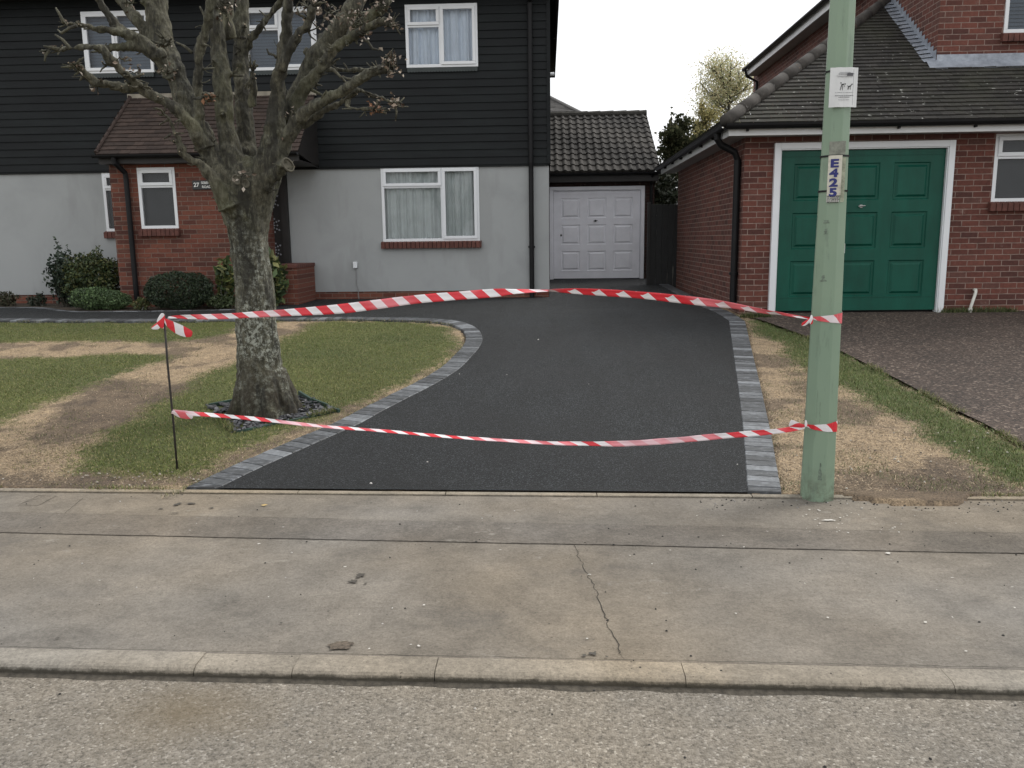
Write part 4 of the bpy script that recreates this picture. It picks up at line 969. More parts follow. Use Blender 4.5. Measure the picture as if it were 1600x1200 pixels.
for k in range(n):
    a = A+(B-A)*k/n; b = A+(B-A)*(k+1.02)/n; b[2] -= 0; c0 = random.uniform(.044, .052)
    mb.tube([a+np.array([0, 0, .04]), b+np.array([0, 0, .036])], [.084, .081], 14, col=(c0*1.08, c0*.97, c0*.86))
mb.build('hip_tiles', attr_mat('hip_concrete', .9, 8, .6, 1.5, .5, 60, .006, lambda m, c: m.mix(c, (.28, .17, .10), m.math('MULTIPLY', m.ramp(m.noise(5, 5, .7), [(.60, 0), (.68, 1)]), .35))), nh, smooth=True)
# eaves
mb = MB(); mb.box(ex+.03, 11.3, eyy+.03, eyy+.05, nzt-.035, ez2-.01); mb.box(ex+.03, ex+.05, eyy+.05, yfar-.05, nzt-.035, ez2-.01); mb.build('fascia', FASCIA, nh, bevel=.003)
mb = MB(); mb.box(ex+.05, 11.3, eyy+.05, NY, nzt-.02, nzt-.008); mb.box(ex+.05, NW, NY, yfar-.07, nzt-.02, nzt-.008); mb.build('soffit', SOFFIT, nh)
gzz = ez2+.005
mb = MB(); rail(mb, (ex-.02, eyy-.03, gzz), (11.3, eyy-.03, gzz), gutter_prof(.068)); rail(mb, (ex-.03, eyy-.05, gzz), (ex-.03, yfar, gzz), gutter_prof(.068, 'y', 1))
for x_ in np.arange(ex+.25, 9, .95): mb.box(x_, x_+.025, eyy-.02, eyy+.03, gzz-.09, gzz-.03)
for y_ in np.arange(eyy+.9, yfar, .95): mb.box(ex-.02, ex+.03, y_, y_+.025, gzz-.09, gzz-.03)
mb.build('gutter', BLK, nh)
dpy = NY+.17
downpipe(nh, [(ex-.03, eyy+.45, gzz-.04), (ex-.03, eyy+.45, gzz-.13), (ex+.02, eyy+.47, gzz-.20), (NW-.10, dpy-.02, gzz-.30), (NW-.055, dpy, gzz-.40), (NW-.055, dpy, .56)], .046, [(NW-.055, dpy, 1.05)])
# upper storey
uz1 = 6.1
ww = onY(1567, 48, UY); wb = onY(1567, 52, UY)
uwin = (onY(1569, 30, UY)[0], onY(1569, 30, UY)[0]+1.2, onY(1580, 52, UY)[2], onY(1580, 52, UY)[2]+1.1)
mb = MB(); wallY(mb, UY, UX, 11, ez2, uz1, [uwin], .08); mb.build('upper_wall', BR_F, nh)
mb = MB(); wallX(mb, UX, UY, 23, ez2, uz1-.0); wallY(mb, 23, UX, 11, .3, uz1); mb.build('upper_side_wall', BR_S, nh)
window(nh, UY, *uwin, [(0, .5, 0, 1, 0), (.5, 1, 0, 1, 1)], 'blueblind', out=.02, sill=SILLM, seed=12)
# lead flashing
mb = MB(); zf = ez2+(UY-eyy)*pt
mb.quad((UX-.14, UY-.16, zf-.16*pt+.03), (11, UY-.16, zf-.16*pt+.03), (11, UY-.004, zf+.055), (UX-.14, UY-.004, zf+.055)); mb.quad((UX-.0, UY-.006, zf+.05), (11, UY-.006, zf+.05), (11, UY-.006, zf+.13), (UX, UY-.006, zf+.13))
ys = np.linspace(UY, hy-.02, 19)
for i in range(len(ys)-1):
    a, b = ys[i], ys[i+1]; za, zb = ez2+(a-eyy)*pt, ez2+(b-eyy)*pt
    mb.quad((UX-.17, a-.02, za+.032), (UX-.004, a-.02, za+.05), (UX-.004, b, zb+.045), (UX-.17, b, zb+.028))
    mb.add([(UX-.007, a, za+.04), (UX-.007, b, zb+.04), (UX-.007, b, za+.20), (UX-.007, a, za+.20)], [(0, 1, 2, 3)])
mb.build('lead_flashing', LEAD, nh)
# upper eave (left side) with gutter and a short length of pipe at its far end
e0 = onX(1165, 108, UX-.3); yfe = e0[1]; ue = e0[2]
mb = MB(); mb.box(UX-.28, UX-.26, UY-.3, yfe, ue-.18, ue-.03); mb.box(UX-.26, 11.3, UY-.30, UY-.28, ue-.18, ue-.03); mb.build('upper_fascia', FASCIA, nh)
mb = MB(); mb.box(UX-.26, UX, UY-.28, yfe, ue-.18, ue-.165); mb.box(UX, 11.3, UY-.28, UY, ue-.18, ue-.165); mb.build('upper_soffit', SOFFIT, nh)
mb = MB(); rail(mb, (UX-.34, UY-.3, ue), (UX-.34, yfe+.05, ue), gutter_prof(.056, 'y', 1)); mb.build('upper_gutter', BLK, nh)
mb = MB(); mb.tube([(UX-.34, yfe-.15, ue-.05), (UX-.30, yfe-.15, ue-.2), (UX-.05, yfe-.2, ue-.35), (UX-.05, yfe-.2, ue-1.4)], .036, 10); mb.build('downpipe', BLK, nh)
mb = MB(); mb.add([(UX-.36, UY-.35, ue+.02), (UX-.36, yfe+.1, ue+.02), (8.3, yfe+.1, ue+2.2), (8.3, UY-.35, ue+2.2), (11.4, yfe+.1, ue+.02), (11.4, UY-.35, ue+.02), (UX-.36, UY-.35, ue-.02), (UX-.36, yfe+.1, ue-.02)], [(0, 1, 2, 3), (3, 2, 4, 5), (6, 7, 1, 0), (0, 3, 5), (1, 4, 2)], (.05, .045, .038)); mb.build('upper_roof', TILE, nh)
# white condensate pipe at the wall foot, brickwork vent
c0 = onY(1524, 453, NY-.04); c1 = onY(1516, 489, NY-.09)
mb = MB(); mb.tube([(c0[0], NY, c0[2]), (c0[0], NY-.05, c0[2]), (c0[0]-.005, NY-.065, c0[2]-.03), (c1[0], NY-.08, c1[2]+.06), (c1[0], NY-.08, c1[2]-.01)], [.021, .021, .02, .02, .023], 10); mb.tube([(c1[0], NY-.08, c1[2]+.03), (c1[0], NY-.08, c1[2]+.06)], .028, 10)
mb.build('waste_pipe', simple('off_white_pipe', (.62, .62, .56), .4), nh, smooth=True)

# ================================================================== STREET LAMP
PX, PYY = 1.612, 4.86
lamp = empty('street_lamp', (PX, PYY, 0), 'pale green octagonal street lamp column at the back edge of the pavement', 'street lamp')
def prad(z_): return .5*np.interp(z_, [0, .25, 1.2, 2.0, 2.8, 6], [.200, .190, .170, .150, .138, .10])/math.cos(R(10))
mb = MB(); zs_ = [-.05, .02, .25, .7, 1.2, 1.6, 2.0, 2.4, 2.8, 4, 6]
for i in range(len(zs_)-1):
    ring = lambda zz: [(PX+prad(max(zz, 0))*math.cos(R(8+45*k)), PYY+prad(max(zz, 0))*math.sin(R(8+45*k)), zz) for k in range(8)]
    mb.add(ring(zs_[i])+ring(zs_[i+1]), [(k, (k+1) % 8, 8+(k+1) % 8, 8+k) for k in range(8)])
mb.build('column', POLE, lamp, bevel=.004)
mb = MB(); mb.tube([(PX, PYY, 5.95), (PX, PYY-.3, 6.25), (PX, PYY-.9, 6.35)], .04, 10); mb.build('bracket_arm', POLE, lamp, smooth=True)
mb = MB(); mb.prism([(-.1, 0, 0), (.1, 0, 0), (.13, 0, .06), (.08, 0, .13), (-.08, 0, .13), (-.13, 0, .06)], (PX, PYY-.85, 6.28), (PX, PYY-1.5, 6.30)); mb.build('lantern', WHITE_OLD, lamp, bevel=.01)
# facet frame helper: facet between octagon vertices k and k+1
def facet(k, zz, u=0):
    a0, a1 = R(8+45*k), R(8+45*(k+1)); r_ = prad(zz); A = Vector((PX+r_*math.cos(a0), PYY+r_*math.sin(a0), zz)); B = Vector((PX+r_*math.cos(a1), PYY+r_*math.sin(a1), zz))
    c = (A+B)/2; n = Vector((c.x-PX, c.y-PYY, 0)).normalized(); t = (B-A).normalized(); return c, n, t, (B-A).length
# number plate on the front-left facet (facing the viewer)
kf = 5
kbest = min(range(8), key=lambda k: abs((facet(k, 2)[0]-Vector((PX, PYY, 2)) - Vector((-.03, -.07, 0))).length))
zt_, zb_ = onY(1296, 243, 4.79)[2], onY(1292, 316, 4.79)[2]
def plate_mtx(k, zz, out):
    c, n, t, _ = facet(k, zz); x = t if t.dot(Vector((1, 0, 0))) > 0 else -t; z_ = Vector((0, 0, 1)); M4 = Matrix.Identity(4)
    y_ = z_; nn = x.cross(y_)
    for i in range(3): M4[i][0] = x[i]; M4[i][1] = y_[i]; M4[i][2] = nn[i]; M4[i][3] = (c+n*out)[i]
    return M4
zc_ = (zt_+zb_)/2; Mp = plate_mtx(kbest, zc_, .004)
num = empty('lamp_number_plate', tuple(Mp.translation), 'off-white vertical number plate with dark blue characters strapped to the green lamp column', 'sign')
def lbox(mb, M_, x0, x1, y0, y1, z0, z1, skew=0):
    mb.add([M_ @ Vector(p) for p in [(x0,y0,z0),(x1,y0,z0),(x1,y1,z0),(x0,y1,z0),(x0,y0,z1),(x1,y0,z1),(x1,y1,z1),(x0,y1,z1)]], [(0,3,2,1),(4,5,6,7),(0,1,5,4),(1,2,6,5),(2,3,7,6),(3,0,4,7)])
hh = zt_-zb_; dirty = Mat('stained_plate'); _s = dirty.ramp(dirty.noise(18, 6, .75), [(.48, 0), (.68, 1)])
DIRTY = dirty.out(dirty.mix((.56, .54, .46), (.22, .19, .14), dirty.math('MULTIPLY', _s, .6)), .5)
mb = MB(); lbox(mb, Mp, -.036, .036, -hh*.36, hh*.5, 0, .006); mb.build('plate', DIRTY, num, bevel=.001)
BLUE = simple('navy_letter', (.012, .018, .14), .5)
for i, ch in enumerate('E425'):
    text(ch, .082, BLUE, num, 'plate_character', Mp @ Matrix.Translation((-.004, hh*.5-.045-i*.052, .0065)), sx=1.05, sy=.72, bold=.004)
mb = MB(); lbox(mb, Mp, -.036, .030, -hh*.5, -hh*.37, 0, .004); mb.build('small_label', simple('faded_label', (.40, .40, .37), .6, .4, 60), num)
mb = MB()
for k in range(5):
    x_ = -.032
    while x_ < .022:
        l_ = random.uniform(.004, .012); yy = -hh*.385-k*.0075; lbox(mb, Mp, x_, x_+l_, yy-.0016, yy+.0016, .0042, .0046); x_ += l_+.003
mb.build('small_print', BLK, num)
def strap(parent, zz, name='cable_tie'):
    mb = MB(); r_ = prad(zz)+.005; pts = [(PX+r_*math.cos(R(8+45*k)), PYY+r_*math.sin(R(8+45*k))) for k in range(9)]
    for a, b in zip(pts[:-1], pts[1:]): mb.add([(a[0], a[1], zz-.005), (b[0], b[1], zz-.005), (b[0], b[1], zz+.005), (a[0], a[1], zz+.005)], [(0, 1, 2, 3)])
    mb.build(name, BLK, parent)
strap(num, onY(1318, 243, 4.79)[2]); strap(num, onY(1314, 298, 4.79)[2])
mb = MB(); lbox(mb, Mp, -.034, .050, hh*.5+.004, hh*.5+.075, -.0032, -.0018); mb.build('tape_residue', simple('grey_tape_residue', (.20, .21, .175), .7, .35, 40), lamp)
mb = MB(); lbox(mb, Mp, .036, .056, -hh*.5, hh*.45, -.0032, -.0022); mb.build('tape_residue', simple('grey_tape_residue', (.30, .32, .24), .7, .35, 40), lamp)
# dog notice wrapped on the column
z1_, z0_ = onY(1315, 106, 4.79)[2], onY(1312, 168, 4.79)[2]
notice = empty('dog_notice', (PX, PYY-.08, (z0_+z1_)/2), 'white dog-walking notice tied high on the green lamp column, with dark pictogram', 'sign')
Mn = Matrix.Identity(4); xv = Vector((math.cos(R(10)), -math.sin(R(10))*-1, 0)); xv = Vector((1, .06, 0)).normalized(); zv = Vector((0, 0, 1)); nv = xv.cross(zv)
cc = Vector((PX+.004, PYY-.085, (z0_+z1_)/2))
for i in range(3): Mn[i][0] = xv[i]; Mn[i][1] = zv[i]; Mn[i][2] = nv[i]; Mn[i][3] = cc[i]
hN = (z1_-z0_)/2; wN = .076
mb = MB(); n = 12; front_ = []
for j_ in range(2):
    for i in range(n+1):
        x_ = -wN+2*wN*i/n; bend = -.010*(abs(x_)/wN)**2-.004*math.sin(i*1.3); front_.append(Mn @ Vector((x_, -hN if j_ == 0 else hN, bend)))
for i in range(n+1):
    pass
back_ = [p-nv*.002 for p in front_]
mb.add(front_+back_, [(i, i+1, n+2+i, n+1+i) for i in range(n)]+[(2*(n+1)+n+1+i, 2*(n+1)+n+2+i, 2*(n+1)+i+1, 2*(n+1)+i) for i in range(n)])
mb.build('notice_sheet', simple('white_laminate', (.64, .65, .65), .35, .08, 8, .15, 30), notice)
def stroke(mb, pts, w_, z_=.0035):
    for a, b in zip(pts[:-1], pts[1:]):
        a = Vector((*a, z_)); b = Vector((*b, z_)); t = b-a; nn = Vector((-t.y, t.x, 0)).normalized()*w_/2
        mb.add([Mn @ q for q in (a-nn, b-nn, b+nn, a+nn)], [(0, 1, 2, 3)])
mb = MB()
# person leaning forward, then a dog on a lead
stroke(mb, [(-.016, .012), (-.004, .016)], .006); stroke(mb, [(-.014, .012), (-.020, -.002), (-.023, -.016)], .003); stroke(mb, [(-.014, .012), (-.011, -.002), (-.010, -.016)], .003)
stroke(mb, [(-.004, .016), (.000, .003), (.003, .001)], .0022); stroke(mb, [(-.022, .020), (-.018, .024)], .006); stroke(mb, [(.000, .019), (.006, .015)], .005)
stroke(mb, [(.020, .002), (.034, .006)], .006); stroke(mb, [(.021, .001), (.018, -.013)], .0025); stroke(mb, [(.024, .000), (.024, -.013)], .0022); stroke(mb, [(.032, .003), (.033, -.013)], .0022); stroke(mb, [(.034, .006), (.040, .016), (.045, .014)], .004); stroke(mb, [(.020, .003), (.014, .010)], .0016)
mb.build('pictogram', BLK, notice)
mb = MB()
for yy, w_, x0, x1 in ((.068, .0022, -.03, .03), (.060, .004, -.035, .05), (.050, .0018, -.05, .045), (.045, .0018, -.04, .045), (-.036, .0018, -.05, .05), (-.052, .0032, -.05, .052), (-.060, .0032, -.03, .03), (-.074, .0018, -.03, .03)):
    x_ = x0
    while x_ < x1: l_ = random.uniform(.002, .008); stroke(mb, [(x_, yy+.008), (min(x_+l_, x1), yy+.008)], w_); x_ += l_+.0015
stroke(mb, [(.012, .066), (.044, .066)], .015); stroke(mb, [(.046, hN*.9), (.048, .02), (.046, -.03), (.049, -hN*.9)], .0012)
mb.build('notice_print', simple('faded_print', (.10, .10, .11), .6), notice)
strap(notice, z1_-.01)
SCUFF = simple('faint_scuff', (.125, .165, .125), .7, .5, 60); random.seed(5)
def scuff(x, y0, y1, w0, w1, k=None):
    mb = MB(); c = onY((x), (y0+y1)/2, 4.79); M3 = plate_mtx(kbest if k is None else k, c[2], .0007); hh_ = abs(onY(x, y0, 4.79)[2]-onY(x, y1, 4.79)[2])/2
    off = (M3.inverted() @ Vector(c)).x; off = max(-.03, min(.03, off)); pts = []; n_ = 9
    for i in range(n_): t = i/(n_-1); pts.append((off+random.uniform(-.002, .002), -hh_+2*hh_*t, (w0+(w1-w0)*t)*random.uniform(.5, 1.3)))
    for a, b in zip(pts[:-1], pts[1:]): mb.add([M3 @ Vector(q) for q in ((a[0]-a[2], a[1], 0), (a[0]+a[2], a[1], 0), (b[0]+b[2], b[1], 0), (b[0]-b[2], b[1], 0))], [(0, 1, 2, 3)])
    mb.build('scuff_mark', SCUFF, lamp)
scuff(1291, 344, 349, .014, .016); scuff(1288, 358, 366, .012, .004); scuff(1284, 430, 440, .016, .006); scuff(1281, 628, 660, .0015, .0008); scuff(1281, 722, 757, .014, .002); scuff(1272, 610, 700, .0006, .0006)
# reflective sliver on the column edge
mb = MB(); M2 = plate_mtx((kbest+2) % 8, onY(1317, 388, 4.85)[2], .002)
lbox(mb, M2, -.014, .004, -.027, .027, 0, .002); mb.build('white_sticker', simple('white_sticker', (.8, .8, .8), .4), lamp)

# ================================================================== TAPES AND STAKE
stake_b = G(277, 733); SY = stake_b[1]; st = onY(256, 490, SY-.04)
stake = MB(); stake.tube([stake_b+np.array([0, 0, -.05]), onY(270, 650, SY-.01), onY(262, 570, SY-.03), st], .0075, 8)
so_ = stake.build('metal_stake', simple('rusty_iron', (.022, .018, .015), .7, .4, 30, .4), smooth=True); tag(so_, 'thin dark iron stake in the lawn holding up both ends of the tape', 'stake')
def tape_mat(name, fold, pale=.30):
    m = Mat(name); uv = m.n('ShaderNodeUVMap', uv_map='UVMap'); sp_ = m.n('ShaderNodeSeparateXYZ'); m.l(uv.outputs[0], sp_.inputs[0]); u, v = sp_.outputs[0], sp_.outputs[1]
    a = m.math('FRACT', m.math('DIVIDE', m.math('ADD', u, m.math('MULTIPLY', v, .055)), .145))
    c1 = m.math('GREATER_THAN', a, .48)
    if fold:    # doubled tape: upper half shows the other leaf, running the other way
        b = m.math('FRACT', m.math('DIVIDE', m.math('SUBTRACT', m.math('ADD', u, .05), m.math('MULTIPLY', v, .075)), .145)); c2 = m.math('GREATER_THAN', b, .48)
        top = m.math('GREATER_THAN', v, fold)
        c1 = m.math('ADD', m.math('MULTIPLY', c1, m.math('SUBTRACT', 1, top)), m.math('MULTIPLY', m.math('MAXIMUM', c1, c2), top))
    c = m.mix((.72, .70, .71), (.62, .022, .035), c1)
    wr = m.noise(18, 4, .6, vec=m.co(scale=(1, 1, 3)))
    c = m.mix(c, (.70, .40, .44), m.math('MULTIPLY', m.ramp(m.noise(2.1, 2), [(.48, 0), (.6, 1)]), pale))
    m.out(c, .35, m.bump(wr, .35, .01)); return m.m
TP, TPF, TPL = tape_mat('barrier_tape', 0), tape_mat('barrier_tape_doubled', .52), tape_mat('pale_barrier_tape', 0, .8)
def ribbon(name, rows_, Yf_, mat, parent=None, sub=4):
    """rows_: (x, ytop, ybot, tilt) in photo pixels; laid in the vertical plane between stake and column"""
    R_ = catmull([np.array(r, float) for r in rows_], sub); V = []; U = []; s_ = 0; pc = None
    for x, a, b, tl in R_:
        Yc = Yf_(x); A = onY(x, a, Yc+tl); B = onY(x, b, Yc-tl); c = (A+B)/2
        if pc is not None: s_ += np.linalg.norm(c-pc)
        pc = c
        for k in range(5):
            t = k/4; p = B+(A-B)*t; p = p+np.array([0, .004*math.sin(x*.09+t*3)+.003*math.sin(t*math.pi), 0]); V.append(p); U.append((s_, t))
    n = len(R_); Fq = [(i*5+k, (i+1)*5+k, (i+1)*5+k+1, i*5+k+1) for i in range(n-1) for k in range(4)]
    me = bpy.data.meshes.new(name); me.from_pydata([tuple(p) for p in V], [], Fq); uvl = me.uv_layers.new(name='UVMap')
    for lp in me.loops: uvl.data[lp.index].uv = U[lp.vertex_index]
    me.polygons.foreach_set('use_smooth', [True]*len(me.polygons))
    o = link(name, me, mat, parent); s = o.modifiers.new('solid', 'SOLIDIFY'); s.thickness = .0006; return o
x0_, x1_ = 262., 1268.
Yl = lambda x: SY-.045+(PYY-.06-SY+.045)*(x-x0_)/(x1_-x0_)
t1 = empty('barrier_tape', tuple(onY(262, 496, SY-.04)), 'upper red and white barrier tape, bowed upwards between stake top and lamp column', 'tape', )
ribbon('tape_run', [(262, 494.5, 497.5, 0), (280, 492.5, 497.5, 0), (300, 491.5, 499, .004), (350, 490, 498.5, .004), (400, 486.5, 496, .004), (460, 482, 493.5, .004), (532, 475, 490, .006), (590, 468, 483, .006), (650, 461, 474.5, .005), (710, 456, 469, .006), (775, 451, 464, .006), (800, 451.5, 460, .01), (830, 452, 457, .012), (858, 452.5, 455.5, .01)], Yl, TP, t1)
ribbon('tape_run', [(856, 452.5, 455.5, -.01), (875, 451.2, 457, -.008), (925, 451, 461.5, -.006), (1000, 455.5, 466.5, -.005), (1075, 462.5, 475.5, -.005), (1120, 468.5, 480, -.005), (1150, 474, 483, -.006), (1197, 484, 490.5, -.008), (1220, 488, 492.5, -.006), (1250, 493.5, 497, 0), (1268, 496, 499.5, 0)], Yl, TPF, t1)
t2 = empty('barrier_tape', tuple(onY(270, 643, SY-.03)), 'lower red and white barrier tape, sagging between mid stake and lamp column', 'tape')
Y2 = lambda x: SY-.02+(PYY-.08-SY+.02)*(x-268)/(1258-268)
ribbon('tape_run', [(268, 640, 646, 0), (290, 641.5, 650, .01), (325, 645, 651, .01), (400, 651.5, 657.5, .008), (500, 663.5, 668, .012), (600, 671, 675.5, .012), (700, 680, 684.5, .012), (800, 686.3, 691.3, .012), (860, 689.5, 695, .01), (900, 690, 696, .008), (975, 688.8, 697.5, .004), (1050, 683.8, 693, .004), (1125, 677, 686, .004), (1200, 671, 679.5, .004), (1235, 667, 674.5, .006), (1258, 663.5, 669.5, 0)], Y2, TPL, t2)
def loose(parent, name, pts, Yc, mat=TP, s0=0):
    """short ribbon: pts (x,y,halfwidth px, angle deg of width direction, dY)"""
    V = []; U = []; s_ = s0; pc = None
    for (x, y, hw, ang, dY) in pts:
        dx_, dy_ = math.cos(R(ang))*hw, math.sin(R(ang))*hw; A = onY(x+dx_, y-dy_, Yc+dY); B = onY(x-dx_, y+dy_, Yc+dY+.004); c = (A+B)/2
        if pc is not None: s_ += np.linalg.norm(c-pc)
        pc = c; V += [B, (A+B)/2+np.array([0, -.003, 0]), A]; U += [(s_, 0), (s_, .5), (s_, 1)]
    n = len(pts); Fq = [(i*3+k, (i+1)*3+k, (i+1)*3+k+1, i*3+k+1) for i in range(n-1) for k in range(2)]
    me = bpy.data.meshes.new(name); me.from_pydata([tuple(p) for p in V], [], Fq); uvl = me.uv_layers.new(name='UVMap')
    for lp in me.loops: uvl.data[lp.index].uv = U[lp.vertex_index]
    me.polygons.foreach_set('use_smooth', [True]*len(me.polygons))
    o = link(name, me, mat, parent); s = o.modifiers.new('solid', 'SOLIDIFY'); s.thickness = .0006
    ss = o.modifiers.new('sub', 'SUBSURF'); ss.levels = 1; ss.render_levels = 2; return o
# knot and tails at the stake top
loose(t1, 'tape_tail', [(256, 499, 3, 70, -.02), (264, 506, 6, 60, -.022), (276, 513, 8.5, 55, -.024), (290, 520, 8.5, 60, -.026), (301, 522.5, 5, 80, -.028)], SY-.04, s0=.03)
loose(t1, 'tape_knot', [(253.5, 489, 1.5, 0, -.022), (253, 493, 5, 10, -.022), (251.5, 499, 6.5, 5, -.02), (250, 506, 6, -10, -.02), (253, 513, 4, -20, -.018)], SY-.04, s0=.0)
loose(t1, 'tape_loop', [(251, 501, 3, 20, .0), (246, 506, 7, 20, -.004), (243, 511, 8, 10, -.006), (243, 515, 6, 0, -.004)], SY-.05, s0=.085)
loose(t2, 'tape_tail', [(268, 643, 2, 80, -.02), (278, 647, 5, 70, -.02), (290, 650, 5.5, 75, -.02), (302, 652, 3, 80, -.02)], SY-.03, s0=.0)
# wraps round the column
def wrap(parent, zc0, zc1, hw0, hw1, knot):
    V = []; U = []; n = 26; s_ = 0; pc = None
    for i in range(n+1):
        a = R(188+ (352-188+8)*i/n) if True else 0
        # octagon radius at this angle
        rel = (math.degrees(a)-8) % 45-22.5; zz = zc0+(zc1-zc0)*i/n; r_ = prad(zz)*math.cos(R(22.5))/math.cos(R(rel))+.004+.0015*math.sin(i*2.1)
        hw = hw0+(hw1-hw0)*i/n; x, y = PX+r_*math.cos(a), PYY+r_*math.sin(a); c = np.array([x, y, zz])
        if pc is not None: s_ += np.linalg.norm(c-pc)
        pc = c
        for k in range(3): V.append((x, y, zz-hw+hw*k)); U.append((s_+.02, k/2))
    Fq = [(i*3+k, (i+1)*3+k, (i+1)*3+k+1, i*3+k+1) for i in range(n) for k in range(2)]
    me = bpy.data.meshes.new('tape_wrap'); me.from_pydata(V, [], Fq); uvl = me.uv_layers.new(name='UVMap')
    for lp in me.loops: uvl.data[lp.index].uv = U[lp.vertex_index]
    link('tape_wrap', me, TP, parent)
zA, zB = onY(1270, 498, 4.80)[2], onY(1312, 497, 4.80)[2]; wrap(t1, zA, zB, .006, .038, 0)
zA, zB = onY(1262, 667, 4.80)[2], onY(1302, 666, 4.80)[2]; wrap(t2, zA, zB, .006, .040, 0)
kY = 4.80
loose(t1, 'tape_tail', [(1269, 498, 2.5, 90, -.02), (1264, 501, 4.5, 80, -.02), (1259, 505, 5, 75, -.02), (1252, 507, 2.5, 90, -.02)], kY-.02, s0=.0)
loose(t1, 'tape_knot', [(1268, 492, 1, 0, -.02), (1268, 496, 2.5, 0, -.025), (1268, 501, 3.2, 0, -.025), (1267, 507, 2.5, 0, -.02)], kY-.02, s0=.0)
loose(t2, 'tape_tail', [(1259, 666, 2.5, 90, -.02), (1250, 665, 3.5, 90, -.02), (1240, 662, 5.5, 80, -.02), (1233, 661, 6.5, 70, -.02)], kY-.02, s0=.05)
loose(t2, 'tape_knot', [(1259, 656, 1, 0, -.02), (1259.5, 661, 2, 0, -.025), (1260, 667, 3.5, 0, -.025)], kY-.02, s0=.0)

